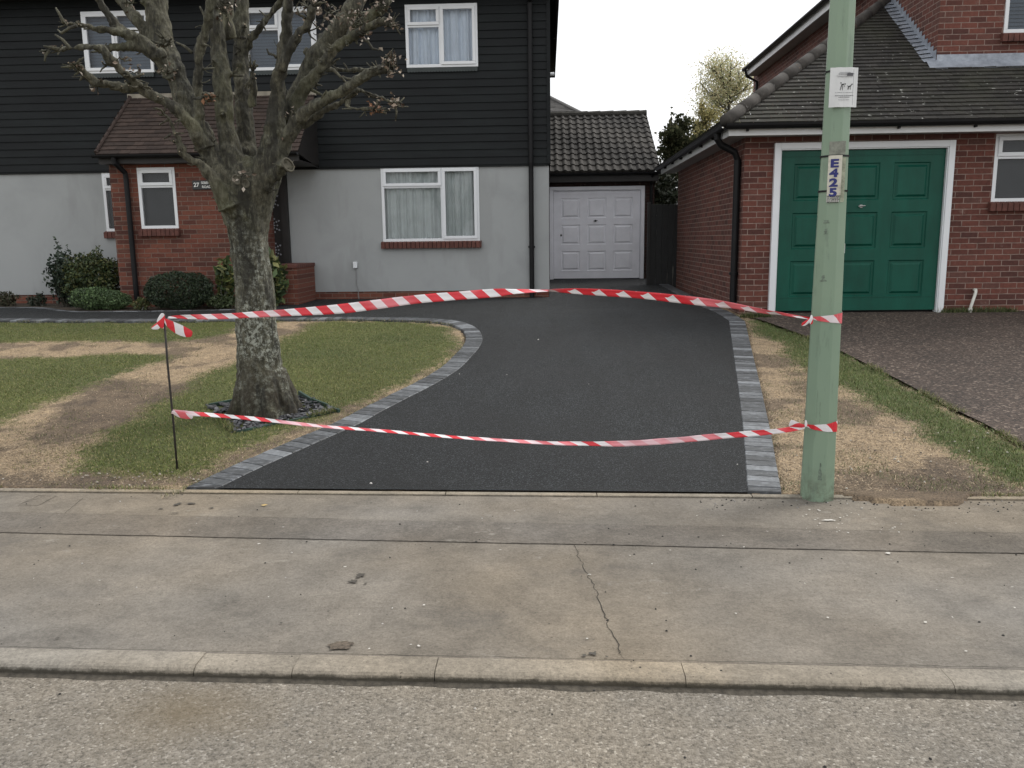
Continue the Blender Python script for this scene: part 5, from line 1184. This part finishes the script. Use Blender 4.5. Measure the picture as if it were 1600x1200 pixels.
# ================================================================== STREET TREE
TBY = G(415, 648)[1]+.06
tree = empty('street_tree', (G(415, 645)[0], TBY, T(TBY)), 'pollarded street tree with thick lichened trunk and stubby bare limbs, on the front lawn', 'tree')
def limb_pts(pts, off0, off1):
    out = []; n = len(pts)-1
    for i, (x, y, r_) in enumerate(pts):
        o = off0+(off1-off0)*i/n; p = onY(x, y, TBY+o); d = np.dot(p-CAMP, cf); out.append((p, r_*d/F))
    return out
LIMBS = [
 ([(416, 662, 52), (417, 648, 50), (416, 635, 47), (412, 612, 42), (408, 590, 37), (405, 560, 34), (402, 520, 32), (398, 460, 30.5), (393, 415, 29.5), (390, 385, 30), (388, 355, 33), (386, 328, 37), (386, 303, 39), (387, 280, 36), (389, 258, 26), (391, 245, 14)], 0, 0),
 ([(382, 365, 22), (358, 300, 21), (332, 250, 17), (314, 215, 15), (309, 178, 11), (310, 125, 9.5), (311, 82, 9), (322, 45, 10), (332, 5, 10), (336, -30, 9)], -.05, -.45),
 ([(322, 232, 14), (300, 200, 12), (264, 162, 10.5), (225, 141, 9.5), (192, 112, 8.5), (162, 78, 7.5), (132, 73, 6.5), (98, 76, 4.5), (76, 77, 3.5)], -.2, -.9),
 ([(232, 143, 9), (200, 137, 8), (170, 134, 8), (150, 128, 8.5), (128, 108, 7.5), (118, 102, 6)], -.4, -.75),
 ([(160, 78, 6), (172, 98, 5.5), (200, 118, 6), (222, 135, 6.5)], -.65, -.5),
 ([(378, 345, 24), (347, 272, 20), (318, 218, 19), (298, 175, 19), (278, 125, 19), (260, 80, 20), (248, 35, 21), (240, -10, 20), (235, -40, 18)], .08, .35),
 ([(268, 118, 12), (245, 90, 11), (222, 74, 10), (190, 72, 8), (160, 76, 6.5)], .15, -.1),
 ([(252, 92, 12), (226, 66, 10), (190, 52, 8.5), (150, 44, 6), (125, 38, 5), (108, 36, 3.5)], .1, -.25),
 ([(212, 64, 9), (188, 45, 8), (165, 18, 7.5), (150, -10, 7)], .05, -.1),
 ([(250, 75, 13), (222, 42, 11), (200, 15, 10), (178, -15, 9)], .25, .4),
 ([(382, 340, 24), (364, 262, 22), (353, 190, 17), (347, 130, 16), (340, 70, 15.5), (336, 20, 15), (340, -35, 14)], -.08, .05),
 ([(390, 340, 24), (388, 258, 20), (383, 190, 16.5), (379, 130, 15.5), (377, 80, 15), (376, 30, 14), (384, -30, 12)], .12, .4),
 ([(360, 60, 10), (357, 20, 9), (360, -20, 9)], .1, .1),
 ([(380, 92, 7), (392, 62, 6.5), (415, 32, 6), (438, 4, 6.5), (446, -15, 6)], .3, .1),
 ([(395, 168, 7), (395, 130, 6.5), (393, 112, 6)], .0, -.1),
 ([(392, 355, 22), (414, 272, 22), (428, 220, 21), (432, 170, 16), (436, 125, 13), (443, 85, 11.5), (448, 45, 11), (451, 10, 10), (457, -25, 9)], -.05, -.25),
 ([(440, 110, 9), (452, 78, 9), (466, 55, 8.5), (484, 32, 8), (488, 10, 7)], -.2, -.35),
 ([(398, 345, 22), (426, 250, 21), (452, 175, 18.5), (472, 130, 18), (494, 92, 18), (520, 55, 17), (548, 18, 17), (566, -20, 16)], .1, .4),
 ([(455, 190, 12), (470, 145, 12), (495, 115, 11), (515, 88, 10), (528, 70, 9), (548, 60, 9), (572, 45, 8.5), (595, 34, 8), (611, 36, 6)], .05, -.15),
 ([(545, 58, 9), (572, 30, 10), (598, 10, 10), (612, -12, 9)], .1, .2),
 ([(412, 290, 15), (444, 225, 14), (470, 182, 11.5), (512, 154, 10), (550, 132, 9.5), (582, 114, 9), (604, 106, 8)], -.08, -.5),
 ([(452, 212, 9), (470, 197, 8), (512, 170, 6.5), (544, 154, 6), (560, 141, 6), (576, 147, 4.5), (600, 154, 5), (617, 160, 5)], -.1, -.35),
 ([(540, 158, 4.5), (545, 168, 4), (560, 171, 4), (586, 170, 4)], -.3, -.4),
 ([(488, 104, 6), (520, 108, 4.5), (545, 109, 4.5), (593, 111, 4)], .2, .3),
 ([(360, 325, 20), (334, 282, 12), (312, 258, 9), (290, 243, 7.5), (278, 217, 5.5), (268, 195, 4.5), (258, 178, 4)], -.18, -.45),
 ([(410, 290, 15), (432, 268, 13), (445, 260, 10)], -.1, -.24),
 ([(330, 150, 6), (320, 152, 9)], -.35, -.42),
 ([(265, 120, 8), (262, 116, 10)], -.02, -.12),
 ([(255, 70, 6), (262, 66, 8)], -.05, -.1),
]
wood = MB(); twig = MB(); cutm = MB(); tips = []
def kn(p, r_):  # knuckle
    return
for pts, o0, o1 in LIMBS:
    if pts[0][2] < 50: pts = [(a, b, c*(1-.17*min(1, i/2))) for i, (a, b, c) in enumerate(pts)]
    L = limb_pts(pts, o0, o1); P3 = [np.append(p, r_) for p, r_ in L]; C4 = catmull(P3, 4)
    first = pts[0][2] > 50 
    c_pts = [];  rr = []
    for i, q in enumerate(C4):
        wob = .0 if first else .012
        c_pts.append(Vector((q[0]+random.uniform(-wob, wob)*.6, q[1]+random.uniform(-wob, wob), q[2]+random.uniform(-wob, wob)*.6))); rr.append(max(.006, q[3])*(1+(0 if first else random.uniform(-.07, .12))))
    wood.tube(c_pts, rr, 14, jit=.03)
    # knots along the limb
    if not first:
        for i in range(2, len(c_pts)):
            if random.random() < .38:
                d = Vector((random.uniform(-1, 1), random.uniform(-1, .3), random.uniform(-.7, 1))).normalized(); base = c_pts[i]; r_ = rr[i]
                wood.tube([base, base+d*(r_*1.25)], [r_*.55, r_*.35], 8); tips.append((base+d*r_*1.1, d, r_*.4, .5))
        tips.append((c_pts[-1], (c_pts[-1]-c_pts[-3]).normalized(), rr[-1], 1.5))
# root flare
bc_ = G(415, 645); 
for k in range(9):
    a = 2*math.pi*k/9+.3; L_ = .33+.05*math.sin(k*2.7)
    wood.tube([(bc_[0]+math.cos(a)*.10, TBY+math.sin(a)*.10, T(TBY)+.34), (bc_[0]+math.cos(a)*.20, TBY+math.sin(a)*.19, T(TBY)+.11), (bc_[0]+math.cos(a)*L_*.86, TBY+math.sin(a)*L_*.8, T(TBY)-.06)], [.10, .085, .05], 10)
me = bpy.data.meshes.new('tmp'); me.from_pydata(wood.v, [], wood.f); tmp = bpy.data.objects.new('tmp', me); COL.objects.link(tmp)
rm = tmp.modifiers.new('r', 'REMESH'); rm.mode = 'VOXEL'; rm.voxel_size = .010; rm.use_smooth_shade = True
sm = tmp.modifiers.new('s', 'SMOOTH'); sm.factor = .5; sm.iterations = 5
bpy.context.view_layer.update(); dg = bpy.context.evaluated_depsgraph_get(); me2 = bpy.data.meshes.new_from_object(tmp.evaluated_get(dg)); bpy.data.objects.remove(tmp)
n = len(me2.vertices); co = np.empty(n*3, np.float32); me2.vertices.foreach_get('co', co); co = co.reshape(-1, 3); no = np.empty(n*3, np.float32); me2.vertices.foreach_get('normal', no); no = no.reshape(-1, 3)
dsp = np.array([noise.noise(Vector((p[0]*13, p[1]*13, p[2]*5)))*.011+noise.noise(Vector((p[0]*40, p[1]*40, p[2]*20)))*.008+abs(noise.noise(Vector((p[0]*22+5, p[1]*22, p[2]*4))))*-.014 for p in co.tolist()], np.float32)
co += no*dsp[:, None]; me2.vertices.foreach_set('co', co.ravel()); me2.polygons.foreach_set('use_smooth', [True]*len(me2.polygons)); me2.materials.clear(); me2.update()
link('trunk', me2, BARK, tree)
leafc = {'V': [], 'C': []}
def dryleaf(p, size, col):
    d = Vector((random.gauss(0, 1), random.gauss(0, 1), random.gauss(0, .8)-.2)).normalized(); s_ = d.orthogonal().normalized(); s_.rotate(Matrix.Rotation(random.uniform(0, 6.28), 3, d)); nn = d.cross(s_)
    a = p; b = p+d*size*.5+s_*size*.32+nn*size*.2; c = p+d*size; e = p+d*size*.5-s_*size*.32+nn*size*.2; mid = p+d*size*.5
    leafc['V'] += [a, b, c, mid, a, mid, c, e]; leafc['C'] += [col, col]
for (p, d, r_, s_) in tips:
    r_ = max(r_, .012)
    for k in range(int(random.randint(2, 6)*s_)):
        v = (d+Vector((random.uniform(-1, 1), random.uniform(-1, 1), random.uniform(-.8, 1)))*.9).normalized(); l_ = random.uniform(.03, .10)*(.7+s_*.4); q = p+v*l_*.5+Vector((random.uniform(-1, 1),)*3)*.012; e = q+(v+Vector((random.uniform(-.5, .5), random.uniform(-.5, .5), random.uniform(-.3, .7)))).normalized()*l_*.5
        tr = random.uniform(.003, .009); twig.tube([p+v*r_*.3, q, e], [tr*1.3, tr, tr*.7], 6)
        if random.random() < .35: cutm.tube([e, e+(e-q).normalized()*.002], [tr*.75, tr*.72], 6)
# denser broom of twiggy knuckles near the top right and the ends
clusters = [(610, 98, 16, 46, -.5), (616, 160, 9, 22, -.35), (585, 170, 8, 16, -.4), (612, 38, 9, 16, -.15), (560, 30, 20, 40, .0), (510, 20, 24, 30, .0), (480, 10, 22, 24, -.3), (590, 2, 22, 30, .1), (565, 55, 10, 14, -.1), (345, 4, 26, 28, -.3), (330, 150, 8, 16, -.42), (262, 112, 10, 16, -.1), (255, 66, 10, 12, -.08), (192, 95, 10, 8, -.6), (120, 104, 8, 10, -.75), (150, 134, 8, 9, -.6), (215, 112, 9, 9, -.5), (590, 160, 8, 8, -.35), (200, 5, 16, 10, .2), (75, 78, 8, 4, -.9), (378, 278, 12, 8, -.36), (445, 215, 6, 5, -.2), (460, 175, 8, 6, -.25), (100, 33, 8, 3, -.3)]
for (x, y, rp, n, o) in clusters:
    c = onY(x, y, TBY+o)
    for k in range(int(n*1.2)):
        rw_ = rp/190; p = Vector(c)+Vector((random.gauss(0, .5), random.gauss(0, .5), random.gauss(0, .5)))*rw_
        b = random.uniform(.6, 1.25); col = random.choice([(.20*b, .15*b, .11*b), (.28*b, .22*b, .17*b), (.10*b, .065*b, .045*b), (.42*b, .37*b, .31*b)])
        if (x, y) in ((330, 150), (585, 170)): col = (.22*b, .11*b, .06*b)
        dryleaf(p, random.uniform(.022, .05), col)
        if random.random() < .4:
            v = Vector((random.gauss(0, 1), random.gauss(0, 1), random.gauss(0, 1))).normalized(); tr = random.uniform(.003, .006); twig.tube([Vector(c)+v*.01, Vector(c)+v*rw_*.6, p+v*.02], [tr*1.4, tr, tr*.7], 5)
for pts, o in (([(100, 36), (92, 20), (87, 12)], -.3), ([(110, 76), (98, 62), (86, 54)], -.9), ([(94, 78), (80, 74), (68, 72)], -.9), ([(565, 62), (575, 65), (582, 76), (592, 78)], -.1), ([(520, 108), (530, 118), (544, 132)], -.1), ([(486, 140), (500, 147), (511, 152)], .0), ([(432, 90), (428, 86), (420, 84), (417, 76)], -.2), ([(120, 40), (108, 44), (96, 52), (90, 46)], -.3), ([(300, 82), (288, 72), (275, 66)], -.1), ([(330, 30), (318, 22), (312, 10)], -.4)):
    Q = [onY(x, y, TBY+o) for x, y in pts]; twig.tube(Q, [.014]+[.010]*(len(Q)-2)+[.006], 7)
twig.build('twigs', BARK, tree, smooth=True)['kind'] = 'stuff'
cutm.build('cut_ends', CUTW, tree)['kind'] = 'stuff'
V = np.array([tuple(v) for v in leafc['V']]); npmesh('dry_leaves', V, np.arange(len(V)).reshape(-1, 4), LEAF, tree, colors=np.array(leafc['C'], np.float32))
# the round pruning scars
for (x, y, o, r_) in ((449, 258, -.28, 7.5), (371, 281, -.27, 5.5), (385, 287, -.27, 4.5)):
    c = Vector(onY(x, y, TBY+o)); nrm = Vector((.75 if x > 440 else -.1, -.65, .1)).normalized(); a = nrm.orthogonal().normalized(); b = nrm.cross(a); rr = r_/188
    mb = MB(); pts = [c+nrm*.012+(a*math.cos(t)+b*math.sin(t)*1.35)*rr for t in np.linspace(0, 2*math.pi, 15)]; mb.tube(pts, .007, 8, cap=False); mb.add([c+nrm*.004]+[q-nrm*.006 for q in pts], [(0, i+1, i+2) for i in range(14)])
    mb.build('pruning_scar', simple('scar_callus', (.10, .092, .068), .9, .3, 30, .4), tree, smooth=True)

# ---- tree pit: green edging boards and slate chips
pitz = T(TBY)
pp = [Vector((p[0], p[1], 0)) for p in pit_poly]
def board(a, b, h0, h1, name='timber_edging', lab='', th=.022, over=0):
    d = (b-a).normalized(); n_ = Vector((-d.y, d.x, 0)); mb = MB(); za, zb = T(a.y), T(b.y); vs = []
    for p, zz in ((a, za), (b, zb)):
        for s1, hh_ in ((0, h0), (1, h0), (1, h1), (0, h1)): q = p+n_*th*(s1-.5); vs.append((q.x, q.y, zz+hh_))
    mb.add(vs, [(0, 1, 5, 4), (1, 2, 6, 5), (2, 3, 7, 6), (3, 0, 4, 7), (0, 3, 2, 1), (4, 5, 6, 7)]); o = mb.build(name, simple('dark_green_timber', (.022, .052, .038), .7, .35, 12, .3), bevel=.002); return tag(o, lab, 'garden edging', 'green timber edging round the tree')
board(pp[0]+(pp[0]-pp[3])*.0, pp[3], -.03, .035, lab='dark green edging board behind the tree trunk, on the left')
board(pp[1], pp[2]+(pp[2]-pp[1])*.02, -.03, .016, th=.012, lab='dark green edging board in front of the tree, nearest the pavement')
k0 = G(468, 619); k1 = G(487, 631); board(Vector((k0[0], k0[1], 0)), Vector((k1[0], k1[1], 0)), -.03, .05, lab='short dark green edging board against the right side of the trunk')
k0 = G(488, 629); k1 = G(512, 638); board(Vector((k0[0], k0[1], 0)), Vector((k1[0], k1[1], 0)), -.03, .04, lab='middle dark green edging board right of the trunk')
k0 = G(517, 639); k1 = G(530, 645); board(Vector((k0[0], k0[1], 0)), Vector((k1[0], k1[1], 0)), -.03, .03, lab='shortest dark green edging board, end nearest the driveway blocks')
V = []; Cc = []; lo = pit_poly.min(0); hi = pit_poly.max(0); cnt = 0
chips = MB()
while cnt < 700:
    p = np.array([[random.uniform(lo[0], hi[0]), random.uniform(lo[1], hi[1])]])
    if not inpoly(p, pit_poly)[0]: continue
    cnt += 1; x, y = p[0]; s_ = random.uniform(.018, .045); a = random.uniform(0, 6.28); tl = Matrix.Rotation(random.uniform(-.5, .5), 3, 'X') @ Matrix.Rotation(random.uniform(-.5, .5), 3, 'Y') @ Matrix.Rotation(a, 3, 'Z')
    k = random.randint(4, 6); ring = [Vector((math.cos(2*math.pi*i/k)*s_*random.uniform(.6, 1.1), math.sin(2*math.pi*i/k)*s_*.6*random.uniform(.6, 1.1), 0)) for i in range(k)]
    zz = T(y)+random.uniform(.005, .028); top = [tl @ (q*.9+Vector((0, 0, .005)))+Vector((x, y, zz)) for q in ring]; bot = [tl @ (q-Vector((0, 0, .004)))+Vector((x, y, zz)) for q in ring]; b_ = random.choice([.03, .045, .06, .09])
    chips.add(top+bot, [tuple(range(k))]+[(i, k+i, k+(i+1) % k, (i+1) % k) for i in range(k)], (b_, b_*1.02, b_*1.12))
tag(chips.build('slate_chippings', SLATE), 'dark grey slate chippings spread round the foot of the tree', 'slate chippings', kind='stuff')

# ================================================================== SHRUBS
def leaf_mesh(name, ctr, rad, n, size, cols, parent, seed, flat=0, shell=.55, lump=.35, elong=1.6, stemcol=None):
    r = np.random.default_rng(seed); d = r.normal(size=(n, 3)); d /= np.linalg.norm(d, axis=1)[:, None]
    q = np.array([noise.noise(Vector((a[0]*2.1+seed, a[1]*2.1, a[2]*2.1))) for a in d.tolist()]); q2 = np.array([noise.noise(Vector((a[0]*5+seed, a[1]*5, a[2]*5))) for a in d.tolist()])
    rr = (shell+(1-shell)*r.uniform(0, 1, n)**.6)*(1+lump*q*1.6+lump*.7*q2); P = np.array(ctr)+d*rr[:, None]*np.array(rad); P = P[P[:, 2] > T(ctr[1])+.01] if flat else P; n = len(P)
    u = r.normal(size=(n, 3))*.8+d[:n]*.6; u[:, 2] += .3; u /= np.linalg.norm(u, axis=1)[:, None]; v = np.cross(u, r.normal(size=(n, 3))); v /= np.linalg.norm(v, axis=1)[:, None]
    s_ = size*r.uniform(.6, 1.4, n)[:, None]; a = P-u*s_*.5*elong; b = P+v*s_*.4; c = P+u*s_*.5*elong; e = P-v*s_*.4
    V = np.stack([a, b, c, e], 1).reshape(-1, 3); C = np.array(cols)[r.integers(0, len(cols), n)]*r.uniform(.6, 1.4, (n, 1))
    return npmesh(name, V, np.arange(4*n).reshape(-1, 4), LEAF, parent, colors=C.astype(np.float32))
def stems(parent, base, ctr, rad, n, r_=.01, seed=0, mat=None):
    random.seed(seed); mb = MB()
    for k in range(n):
        a = random.uniform(0, 6.28); e = Vector(ctr)+Vector((math.cos(a)*rad[0]*.7*random.random(), math.sin(a)*rad[1]*.7*random.random(), rad[2]*random.uniform(-.1, .8))); b = Vector(base)+Vector((math.cos(a)*.04, math.sin(a)*.04, 0)); m_ = b.lerp(e, .5)+Vector((random.uniform(-.05, .05),)*3)
        mb.tube([b, m_, e], [r_, r_*.7, r_*.35], 6)
    mb.build('stems', mat or BARK, parent)
def shrub(px, y_base, Y, w_, h_, n, size, cols, name, label, seed, shell=.55, lump=.3, dep=None, elong=1.6, nst=10):
    x = onY(px, y_base, Y)[0]; z0 = T(Y); o = empty(name, (x, Y, z0), label, 'shrub'); dep = dep or w_*.4
    leaf_mesh('foliage', (x, Y, z0+h_*.5), (w_/2, dep, h_*.5), n, size, cols, o, seed, 1, shell, lump, elong); stems(o, (x, Y, z0), (x, Y, z0+h_*.5), (w_/2, dep, h_*.5), nst, .012, seed); return o
DK = [(.014, .026, .012), (.022, .038, .016), (.032, .05, .02), (.05, .06, .02)]
shrub(148, 478, 13.75, .98, .88, 9000, .035, [(.022, .040, .014), (.038, .060, .018), (.062, .08, .024), (.085, .086, .025)], 'evergreen_shrub', 'large dark evergreen shrub left of the porch, against the grey wall', 11, .5, .28)
shrub(104, 478, 13.7, .50, .96, 1700, .045, [(.012, .026, .014), (.02, .036, .02), (.035, .05, .03)], 'holly_shrub', 'upright open-branched dark shrub, left side of the big shrub by the grey wall', 12, .2, .4, nst=16)
shrub(150, 488, 13.05, .78, .36, 8000, .018, [(.055, .10, .035), (.085, .14, .05), (.12, .18, .07), (.03, .05, .02)], 'clipped_shrub', 'low light green mounded shrub in front of the downpipe corner of the porch', 13, .6, .18, elong=2)
shrub(180, 486, 13.0, .52, .30, 4500, .018, [(.045, .08, .03), (.07, .115, .045), (.095, .14, .055)], 'clipped_shrub', 'smaller light green mound beside the larger one by the porch', 15, .6, .18, elong=2)
shrub(283, 486, 12.98, 1.08, .60, 16000, .020, DK[:3], 'box_shrub', 'dense rounded near-black green shrub under the porch window', 14, .75, .10)
shrub(222, 489, 12.9, .30, .20, 500, .03, [(.09, .11, .03), (.12, .10, .04), (.06, .08, .03)], 'small_bedding_plant', 'tiny yellow-green plant at the foot of the porch downpipe', 16, .2, .3)
shrub(345, 486, 13.0, .5, .22, 900, .03, [(.04, .06, .02), (.06, .08, .03)], 'low_border_plant', 'low green border plant just left of the tree trunk by the porch wall', 17, .3, .3)
shrub(10, 480, 13.9, .42, .26, 900, .028, [(.05, .055, .03), (.07, .06, .035)], 'border_plant', 'scruffy low brownish plant by the grey wall, at the far left', 18, .3, .3)
shrub(50, 478, 13.9, .18, .18, 160, .03, [(.02, .03, .02), (.03, .04, .02)], 'seedling_plant', 'tiny dark plant by the grey wall, next right of the brownish one', 19, .2, .3)
shrub(64, 478, 13.85, .20, .24, 260, .03, [(.02, .03, .018), (.03, .04, .02)], 'seedling_plant', 'small dark upright plant between the tiny plant and the large shrub', 20, .2, .3)
# spotted laurel behind the low brick wall, both sides of the trunk
for (px, y0, Yc, w_, h_, n, sd, lab) in ((356, 480, 13.15, .30, .80, 330, 22, 'yellow-green spotted laurel showing just left of the tree trunk'), (428, 478, 13.2, .44, .84, 560, 23, 'yellow-green spotted laurel right of the trunk, beside the low brick wall')):
    shrub(px, y0, Yc, w_, h_, n, .085, [(.10, .12, .035), (.17, .17, .06), (.05, .08, .025), (.03, .05, .02)], 'laurel_shrub', lab, sd, .35, .2, elong=1.5)

# ================================================================== TREES BEYOND
def bg_tree(px, py_top, Y, w_px, base_px_y, n, size, cols, name, label, seed, airy=.2, limbs=14, zbot=None, trunk_r=.12):
    c = onY(px, (py_top+base_px_y)/2, Y); top = onY(px, py_top, Y)[2]; bot = onY(px, base_px_y, Y)[2] if zbot is None else zbot; sc_ = Y/F; hw = w_px*sc_/2; z0 = T(Y); x = c[0]
    o = empty(name, (x, Y, z0), label, 'tree'); random.seed(seed); mb = MB(); mb.tube([(x, Y, z0-.2), (x+.05, Y, (z0+bot)/2), (x-.03, Y, bot+.3*(top-bot)), (x, Y, top-.3)], [trunk_r, trunk_r*.8, trunk_r*.5, .02], 8)
    ends = []
    for k in range(limbs):
        f = random.uniform(.0, .85); zb = bot+(top-bot)*f*.8; a = random.uniform(0, 6.28); l_ = hw*(1.05-.55*f)*random.uniform(.7, 1.1); e = Vector((x+math.cos(a)*l_, Y+math.sin(a)*l_, zb+l_*random.uniform(.5, 1.3)))
        b = Vector((x, Y, zb)); mid = b.lerp(e, .5)+Vector((0, 0, -.08*l_)); mb.tube([b, mid, e], [trunk_r*.35, trunk_r*.2, .012], 6)
        for j_ in range(5):
            t = random.uniform(.35, 1); s0_ = b.lerp(e, t); e2 = s0_+Vector((random.gauss(0, .4), random.gauss(0, .4), random.gauss(.25, .35)))*hw*.6; mb.tube([s0_, e2], [.018, .006], 5); ends.append((s0_, e2))
    mb.build('trunk', BARK, o); r = np.random.default_rng(seed); E = np.array([[*a, *b] for a, b in ends]); k = r.integers(0, len(E), n); t = r.uniform(.1, 1.15, n)[:, None]
    P = E[k, :3]*(1-t)+E[k, 3:]*t+r.normal(size=(n, 3))*airy*hw; keep = P[:, 2] < top+.1; P = P[keep]; n = len(P)
    u = r.normal(size=(n, 3)); u /= np.linalg.norm(u, axis=1)[:, None]; v = np.cross(u, r.normal(size=(n, 3))); v /= np.linalg.norm(v, axis=1)[:, None]; s_ = size*r.uniform(.6, 1.4, n)[:, None]
    V = np.stack([P-u*s_*.7, P+v*s_*.45, P+u*s_*.7, P-v*s_*.45], 1).reshape(-1, 3); C = np.array(cols)[r.integers(0, len(cols), n)]*r.uniform(.7, 1.3, (n, 1))
    npmesh('crown', V, np.arange(4*n).reshape(-1, 4), THIN, o, colors=C.astype(np.float32)); return o
BIR = [(.46, .46, .28), (.55, .52, .32), (.40, .42, .25), (.58, .50, .32)]
bg_tree(1140, 80, 33, 105, 235, 16000, .045, BIR, 'birch_tree', 'tall thin-leaved yellow-green birch behind the brick garage roof', 31, .16, 26)
bg_tree(1098, 148, 31, 60, 270, 8000, .055, [(.30, .28, .13), (.38, .33, .16), (.22, .21, .10)], 'young_birch_tree', 'shorter yellow-brown birch, left of the tall birch', 32, .12, 18)
bg_tree(1048, 165, 25, 75, 330, 5200, .085, [(.03, .036, .02), (.045, .05, .028), (.07, .07, .04)], 'dark_leafy_tree', 'dark green leafy tree rising behind the right end of the pantile garage roof', 33, .13, 20)
bg_tree(1090, 205, 26, 70, 330, 5200, .08, [(.05, .052, .028), (.08, .075, .036), (.12, .11, .055)], 'olive_leafy_tree', 'olive-brown bushy tree between the dark tree and the brick wall eaves', 34, .13, 18)
leaf_o = empty('garden_hedge', (2.6, 21.5, .6), 'dark green hedge filling the gap above the black side gate', 'hedge')
leaf_mesh('foliage', (2.75, 21.5, 1.9), (.7, .6, 1.5), 6000, .08, [(.018, .028, .014), (.03, .042, .02), (.045, .055, .03)], leaf_o, 35, 0, .3, .3); stems(leaf_o, (2.75, 21.5, .6), (2.75, 21.5, 1.9), (.7, .6, 1.4), 10, .03, 3)
# weeds along wall feet
def tufts(name, pts, n, h_, cols, label, seed):
    r = np.random.default_rng(seed); V = []; C = []
    for (x, y, sp_) in pts:
        for k in range(n):
            b = np.array([x+r.normal()*sp_, y+r.normal()*sp_*.3, 0]); b[2] = T(b[1])+.01; d = np.array([r.normal()*.5, r.normal()*.5, 1.]); d *= h_*r.uniform(.4, 1.2)/np.linalg.norm(d); w_ = np.array([r.normal(), r.normal(), 0]); w_ *= .006/np.linalg.norm(w_)
            V += [b-w_, b+w_, b+d]; C.append(np.array(cols[r.integers(0, len(cols))])*r.uniform(.6, 1.3))
    o = npmesh(name, np.array(V), np.arange(len(V)).reshape(-1, 3), BLADE, colors=np.array(C, np.float32)); return tag(o, label, 'weeds', kind='stuff')
wp = []
for px in range(1165, 1205, 8): q = G(px, 497); wp.append((q[0], q[1], .05))
for px in range(1490, 1600, 9): q = G(px, 494); wp.append((q[0], NY-.06, .06))
tufts('wall_foot_weeds', wp, 75, .09, [(.05, .075, .02), (.08, .10, .03), (.12, .11, .05)], 'grassy weeds growing along the foot of the brick wall', 61)

# ================================================================== SMALL LITTER
q = onZ(413, 791, 0); mb = MB(); mb.add([(q[0]-.022, q[1], .008), (q[0], q[1]+.012, .010), (q[0]+.022, q[1]+.002, .010), (q[0], q[1]-.012, .006)], [(0, 3, 2, 1)])
tag(mb.build('fallen_leaf', simple('yellow_leaf', (.42, .30, .12), .7)), 'small yellow fallen leaf lying on the pavement in front of the drive', 'leaf')
random.seed(99); mb = MB()
def stone(x, y, z_, s_, c):
    k = 6; r1 = [Vector((math.cos(a)*s_*random.uniform(.7, 1.2), math.sin(a)*s_*random.uniform(.6, 1), 0)) for a in np.linspace(0, 5.2, k)]
    mb.add([v+Vector((x, y, z_)) for v in r1]+[v*.6+Vector((x, y, z_+s_*.7)) for v in r1], [(i, (i+1) % k, k+(i+1) % k, k+i) for i in range(k)]+[tuple(range(k, 2*k))], c)
for i in range(260):
    x = random.uniform(-3.5, 3.5); y = random.uniform(1.7, 4.95)
    zz = .001 if y > kerbY(x) else (-.036 if y < kerbY(x)-.13 else .002); b = random.choice([.02, .03, .04, .45]) ; stone(x, y, zz+(.004 if abs(y-4.15) < .2 else 0), random.uniform(.0025, .0065), (b, b*.95, b*.88))
for i in range(220):   # dark crumbs near the column and the front of the drive
    x = random.uniform(.9, 3.0); y = backY(x)-.05+random.gauss(-.06, .08); b = random.choice([.02, .03, .25]); stone(x, y, .001, random.uniform(.002, .007), (b, b*.95, b*.9))
for i in range(90):
    p = (random.uniform(-2.6, -1.2), random.uniform(5.05, 5.35))
    stone(p[0]-random.random()*1.5, p[1], T(p[1])+.006, random.uniform(.004, .010), random.choice([(.30, .27, .22), (.42, .38, .32), (.12, .10, .08)]))
for i in range(120):
    x = random.uniform(1.7, 4.0); y = random.uniform(5.0, 6.2); stone(x, y, T(y)+.006, random.uniform(.004, .010), random.choice([(.30, .27, .22), (.45, .42, .36), (.12, .10, .08)]))
for (px, py, s_) in ((841, 534, .012), (668, 727, .007), (718, 588, .006), (792, 589, .005), (920, 604, .005), (1152, 731, .006), (580, 761, .01)):
    q = G(px, py); stone(q[0], q[1], q[2]+.023, s_, (.55, .53, .5))
tag(mb.build('scattered_grit', attr_mat('grit', .9)), 'scattered crumbs of grit and small pebbles on the pavement, road and soil', 'grit', kind='stuff')
print('objects', len(bpy.data.objects))
